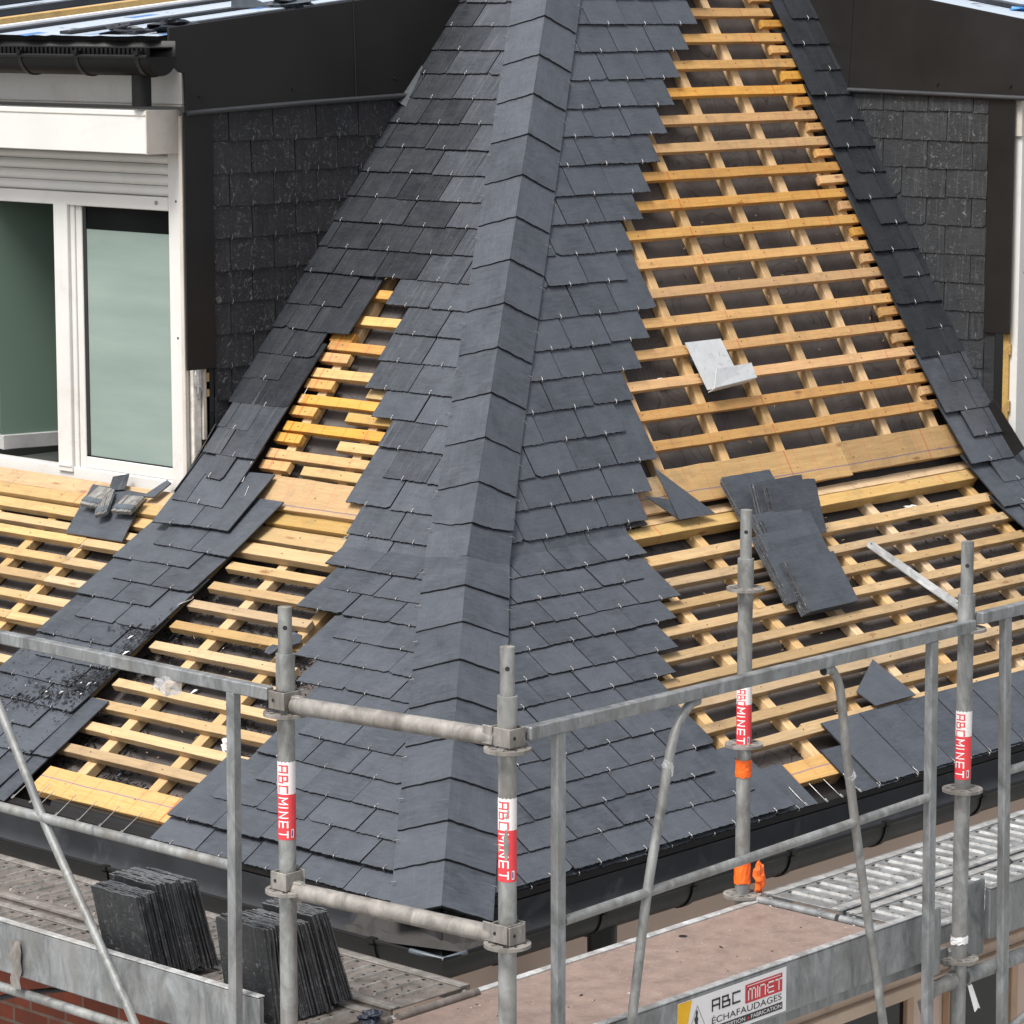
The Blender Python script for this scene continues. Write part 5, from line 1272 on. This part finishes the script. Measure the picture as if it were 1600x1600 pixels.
# slate with bundles of wrapped hooks under the left window
poly_slate([LL.p(3.253, 1.610, .040), LL.p(2.922, 1.603, .040), LL.p(2.842, 1.352, .006), LL.p(3.185, 1.349, .006)], .006, LL.n, 'slate', 'whole slate lying on the battens under the left window', cat='slate')
poly_slate([LL.p(3.17, 1.66, .05), LL.p(3.10, 1.69, .05), LL.p(3.04, 1.60, .048), LL.p(3.12, 1.58, .048)], .005, LL.n, 'slate_offcut', 'slate chip poking out behind the metal bundles under the window', 'slate_weathered')
poly_slate([LL.p(2.868, 1.69, .048), LL.p(2.832, 1.675, .048), LL.p(2.85, 1.585, .045), LL.p(2.915, 1.578, .045)], .006, LL.n, 'slate_offcut', 'narrow slate strip leaning at the foot of the window jamb')
def bundle(s, t, ang, L, W, label, seed):
    r = random.Random(seed); c, sn_ = math.cos(ang), math.sin(ang); b0 = thing('hook_bundle', label, 'bundle', LL.p(s, t, .045), 'wrapped metal bundles')
    mb = MB()
    X = LL.a * c + LL.b * sn_; Yv = -LL.a * sn_ + LL.b * c; o = LL.p(s, t, .045)
    for i in range(9):
        w = W / 9; mb.box(o + X * (i * w + .001) + LL.n * r.uniform(0, .004), X * (w - .0015), Yv * L, LL.n * .018, 'galvanised_dull' if i % 3 else 'galvanised_flat')
    mb.build('strips', b0, .002)
    mb = MB(); mb.box(o - X * .002 + Yv * L * .12 + LL.n * -.001, X * (W + .004), Yv * .03, LL.n * .026, 'lead_grey'); mb.build('wrapper', b0, .004)
    mb = MB(); mb.box(o + X * .004 + Yv * (L * .12 - .008) + LL.n * .0, X * (W * .7), Yv * .006, LL.n * .012, 'rubber_black'); mb.build('wrapper_fold', b0, .001)
bundle(3.075, 1.462, .05, .115, .105, 'left of three grey bundles on the loose slate, mouth upwards', 1)
bundle(2.985, 1.440, -.55, .150, .055, 'middle of three grey bundles on the loose slate, set aslant', 2)
bundle(2.868, 1.462, -.08, .100, .105, 'right of three grey bundles on the loose slate, nearest the edge', 3)
# folded zinc plate on the upper right battens
pz = thing('zinc_plate', 'speckled silver metal plate with a folded lip, lying on the upper right battens', 'metal plate', RU.p(3.0, .54, .012))
mb = MB(); mb.prism([RU.p(2.945, .760, .010), RU.p(3.172, .760, .010), RU.p(3.185, .560, .016), RU.p(2.955, .545, .016)], RU.n * .0025, 'zinc_light'); mb.build('plate', pz)
mb = MB(); mb.prism([RU.p(3.010, .615, .055), RU.p(3.245, .625, .052), RU.p(3.245, .560, .050), RU.p(2.965, .540, .045)], RU.n * .0025, 'zinc_light')
mb.prism([RU.p(3.245, .560, .050), RU.p(2.965, .540, .045), RU.p(2.955, .537, .016), RU.p(3.20, .555, .016)], RU.b * -.0025, 'zinc_light'); mb.build('folded_lip', pz)
# galvanised flat bar leaning from the battens to the right-hand post
pA, pB2 = RL.p(3.42, 1.105, .02), RL.p(3.375, 1.078, .02)
q1, q2 = Vector((3.62, .575, .46)), Vector((3.565, .535, .43))
mb = MB(); mb.prism([RL.p(3.425, 1.108, .02), RL.p(3.372, 1.080, .02), RL.p(3.545, .655, .02), RL.p(3.60, .690, .02)], RL.n * .004, 'galvanised_bright')
for s_, t_ in ((3.57, .70), (3.41, 1.085)): mb.tube([RL.p(s_, t_, .0242), RL.p(s_, t_, .0247)], .004, 'rubber_black', 8)
tag(mb.build('flat_bar', None, origin=RL.p(3.42, 1.1, .02)), 'galvanised flat bar with holes lying across the right battens', 'metal bar')
# broken slate flakes on the left battens
for i, (s, t, a, lab) in enumerate(((1.56, 1.00, .3, 'broken slate shard on the left batten beside the slate field, upper piece'), (1.60, .93, 1.2, 'pale broken slate shard below the upper shard, beside the slate field'))):
    r = random.Random(60 + i); pts = []
    for j in range(6):
        an = a + j * math.pi / 3; rad = (.045, .03)[i] * r.uniform(.5, 1.25); pts.append(LL.p(s + rad * math.cos(an) * 1.3, t + rad * math.sin(an), .014 + .01 * r.random()))
    poly_slate(pts, .004, LL.n, 'slate_shard', lab, 'slate' if i == 0 else 'slate_weathered', 'shard')
r = random.Random(71); pts = [RL.p(0, 0, 0)] and [Vector((-.52 + .03 * math.cos(k) * r.uniform(.7, 1.2), .40 + .045 * math.sin(k), -.038)) for k in (0, 1.1, 2.2, 3.3, 4.4, 5.4)]
poly_slate(pts, .003, (0, 0, 1), 'slate_shard', 'slate flake lying on the left plank, left of the upright stacks', 'slate_weathered', 'shard')
# wire loop, fluff, plastic wraps, tapes
mb = MB(); mb.tube([LL.p(2.24 - .03 * math.sin(k), 1.15 - .045 * math.cos(k) - .05, .01 + .01 * math.sin(k * 2)) for k in [i * .3 for i in range(9)]], .0016, 'galvanised_bright', 6)
tag(mb.build('wire_loop', None, origin=LL.p(2.24, 1.1, 0)), 'thin curled wire beside the finished slate strip', 'wire')
tag(crumple(LL.p(1.42, .475, -.012), (.032, .032, .026), 'fluff', 'wool_tuft', None, 31, 10, .3), 'white tuft of insulation wool on the lower left battens', 'wool tuft')
tag(crumple(RL.p(3.93, 1.27, -.03), (.035, .03, .012), 'fluff', 'wool_tuft', None, 32, 10, .5), 'white tuft of insulation wool in the gap right of the slate pile', 'wool tuft')
tag(crumple(RU.p(2.79, .635, -.055), (.04, .012, .01), 'fluff', 'wool_tuft', None, 33, 8, .4), 'white tuft of wool behind a batten, left of the metal plate', 'wool tuft')
tag(crumple(LL.p(1.72, .80, -.05), (.035, .03, .016), 'foil_black', 'plastic_scrap', None, 34, 9, .5), 'crumpled black plastic scrap under the lower left battens', 'plastic scrap')
tag(crumple((XL, -.075 + .0, .925), (.022, .055, .035), 'clear_plastic', 'plastic_wrap', None, 35, 9, .3), 'clear plastic film wound round the left guardrail', 'plastic film')
tag(crumple((-.475, YR, .755), (.0165, .0165, .03), 'clear_plastic', 'plastic_wrap', None, 36, 9, .15), 'clear plastic film wound round the left bent guardrail leg', 'plastic film')
tag(crumple((.352, YR, .585), (.0165, .0165, .022), 'clear_plastic', 'plastic_wrap', None, 37, 9, .25), 'clear plastic film wound round the right bent guardrail leg', 'plastic film')
def wrap(P, z0, z1, mat, r=TR + .002, name='wrap', par=None, seed=1):
    rr2 = random.Random(seed); mb = MB(); n = 24; k = 5; vs = []
    for j in range(k + 1):
        for i in range(n):
            a = 2 * math.pi * i / n; q = r + rr2.uniform(-.0008, .0022); vs.append((P[0] + q * math.cos(a), P[1] + q * math.sin(a), z0 + (z1 - z0) * j / k + rr2.uniform(-.003, .003)))
    mb.add(vs, [(j * n + i, j * n + (i + 1) % n, (j + 1) * n + (i + 1) % n, (j + 1) * n + i) for j in range(k) for i in range(n)], mat); return mb.build(name, par)
ob = wrap(PD, .335, .392, 'orange_tape', name='marker_tape', seed=2); tag(ob, 'orange tape wound round the rear post, upper of the two', 'tape')
tp = thing('marker_tape', 'orange tape with a loose end round the rear post, just above the deck', 'tape', (PD[0], PD[1], -.02))
wrap(PD, -.02, .048, 'orange_tape', name='tape_winding', par=tp, seed=3)
crumple((PD[0] + .045, PD[1] - .035, -.005), (.025, .014, .045), 'orange_tape', 'loose_end', tp, 41, 9, .35)
tw_ = thing('ribbon', 'white cloth ribbon tied round the right-hand post with one end hanging', 'ribbon', (PC_[0], PC_[1], -.1))
wrap(PC_, -.055, -.03, 'white_tape', name='ribbon_knot', par=tw_, seed=5)
mb = MB(); mb.prism([(.985, -1.305, -.19), (1.005, -1.305, -.19), (1.045, -1.31, -.275), (1.032, -1.312, -.268), (1.018, -1.31, -.28)], (.001, -.002, 0), 'white_tape'); mb.build('ribbon_end', tw_)
mb = MB(); mb.tube([(.10, 2.25, -.80), (.16, 2.10, -.74), (.22, 1.9, -.70), (.28, 1.7, -.70), (.29, 1.2, -.72)], .012, 'cable_black', 10)
mb = MB(); c0, c1 = Vector((-1.10, .95, -.245)), Vector((-1.02, .55, -.13)); mb.tube([c0 + Vector((0, .5, -.2)), c0, (c0 + c1) / 2 + Vector((0, 0, .01)), c1, c1 + Vector((.2, -.2, .04))], .0085, 'cable_black', 10)
tag(mb.build('cable', None, origin=c0), 'black cable below the left toe board in front of the brick wall', 'cable')
crumple_sm = crumple((-.83, -.52, -.032), (.034, .03, .016), 'rag_blue', 'rag', None, 51, 9, .45); tag(crumple_sm, 'dark blue crumpled rag at the foot of the right upright stack', 'rag')

# slate chips and grit scattered on strip and underlay: nobody could count them
mb = MB(); rg_ = random.Random(77)
def chips(pl, n, sfun, off, size, mat='debris'):
    for _ in range(n):
        s, t = sfun(); c = pl.p(s, t, off); a = rg_.uniform(0, 6.28); k = size * (rg_.uniform(.35, 1.0) ** 1.5 if rg_.random() < .9 else rg_.uniform(1.1, 1.9))
        u = (pl.a * math.cos(a) + pl.b * math.sin(a)); w = (-pl.a * math.sin(a) + pl.b * math.cos(a)); tl = pl.n * rg_.uniform(-.15, .3)
        P = [c + u * k, c + w * k * .35 + tl * k, c - u * k * .8, c - w * k * .3]; q = [p + pl.n * .0016 for p in P]
        mb.add(P + q, [(4, 5, 6, 7), (0, 1, 5, 4), (1, 2, 6, 5), (2, 3, 7, 6), (3, 0, 4, 7)], mat)
def band_st(s0, s1, t0, t1, c=None, w=None):
    def f():
        while True:
            s, t = rg_.uniform(s0, s1), rg_.uniform(t0, t1)
            if c is None: return s, t
            if abs(s - (c[0] + c[1] * t)) < abs(rg_.gauss(0, w)): return s, t
    return f
for (s0, t0, ws_, wt, n) in ((2.235, .72, .035, .22, 420), (2.30, .58, .05, .07, 420), (2.38, .50, .06, .05, 120), (2.30, .87, .05, .03, 60), (2.45, .45, .12, .09, 130)):
    chips(LL, n, lambda: (min(2.75, max(2.225, rg_.gauss(s0, ws_))), rg_.gauss(t0, wt / 2)), .0285, .010)
chips(LL, 260, band_st(2.22, 2.75, .2, .8), .0285, .006)
for k in range(60):
    s0, t0 = rg_.uniform(1.25, 2.25), rg_.uniform(.15, 1.45)
    if s0 < .9 + .5 * t0: continue
    chips(LL, 55, lambda: (rg_.gauss(s0, .05), rg_.gauss(t0, .03)), U + .004, .012)
chips(LL, 700, band_st(1.3, 2.3, .1, 1.5), U + .004, .009)
chips(LL, 250, band_st(2.8, 3.9, .5, 1.4), U + .004, .006)
chips(RL, 500, band_st(1.6, 4.9, .2, 1.4), U + .004, .006)
for x in cRL:
    chips(RL, 90, lambda: (x - .03 + rg_.gauss(0, .008), rg_.uniform(.15, 1.3)), U + .005, .008)
chips(RL, 140, lambda: (rg_.gauss(4.05, .12), rg_.gauss(1.0, .14)), U + .005, .012)
DK = PL((0, 0, -.0722), (1, 0, 0), (0, 1, 0)); PK = PL((0, 0, -.0475), (1, 0, 0), (0, 1, 0))
chips(DK, 60, band_st(-1.0, .93, -1.22, -.53), .0, .006); chips(DK, 90, band_st(-1.0, .93, -1.22, -.53), .0, .004, 'render_beige')
chips(PK, 90, band_st(1.05, 3.0, -1.12, -.55), .0, .007); chips(PK, 26, band_st(1.7, 2.6, -1.05, -.85), .001, .022)
chips(PL((0, 0, -.0475), (1, 0, 0), (0, 1, 0)), 120, band_st(-1.05, -.42, -.45, 1.9), .0, .008)
tag(mb.build('slate_chips', None, origin=LL.p(1.8, .6, 0)), 'black slate chips and grit scattered over the underlay, the left slate strip and the scaffold decks', 'slate chips', kind='stuff')
mb = MB()
for k in range(150):
    pl, s, t = rg_.choice([(RL, rg_.uniform(2, 4.6), rg_.uniform(.3, 1.4)), (RU, rg_.uniform(3., 4.4), rg_.uniform(.1, 1.3)), (LL, rg_.uniform(1.4, 3.6), rg_.uniform(.2, 1.6))])
    a = rg_.uniform(0, 3.14); c = pl.p(s, t, -.004); u = pl.a * math.cos(a) + pl.b * math.sin(a); L = rg_.uniform(.006, .022)
    mb.tube([c - u * L / 2, c + pl.n * L * .25, c + u * L / 2], .0007, 'wood_counter', 4)
tag(mb.build('wood_shavings', None, origin=RL.p(3, .8, 0)), 'thin wood splinters and shavings along the battens', 'wood shavings', kind='stuff')
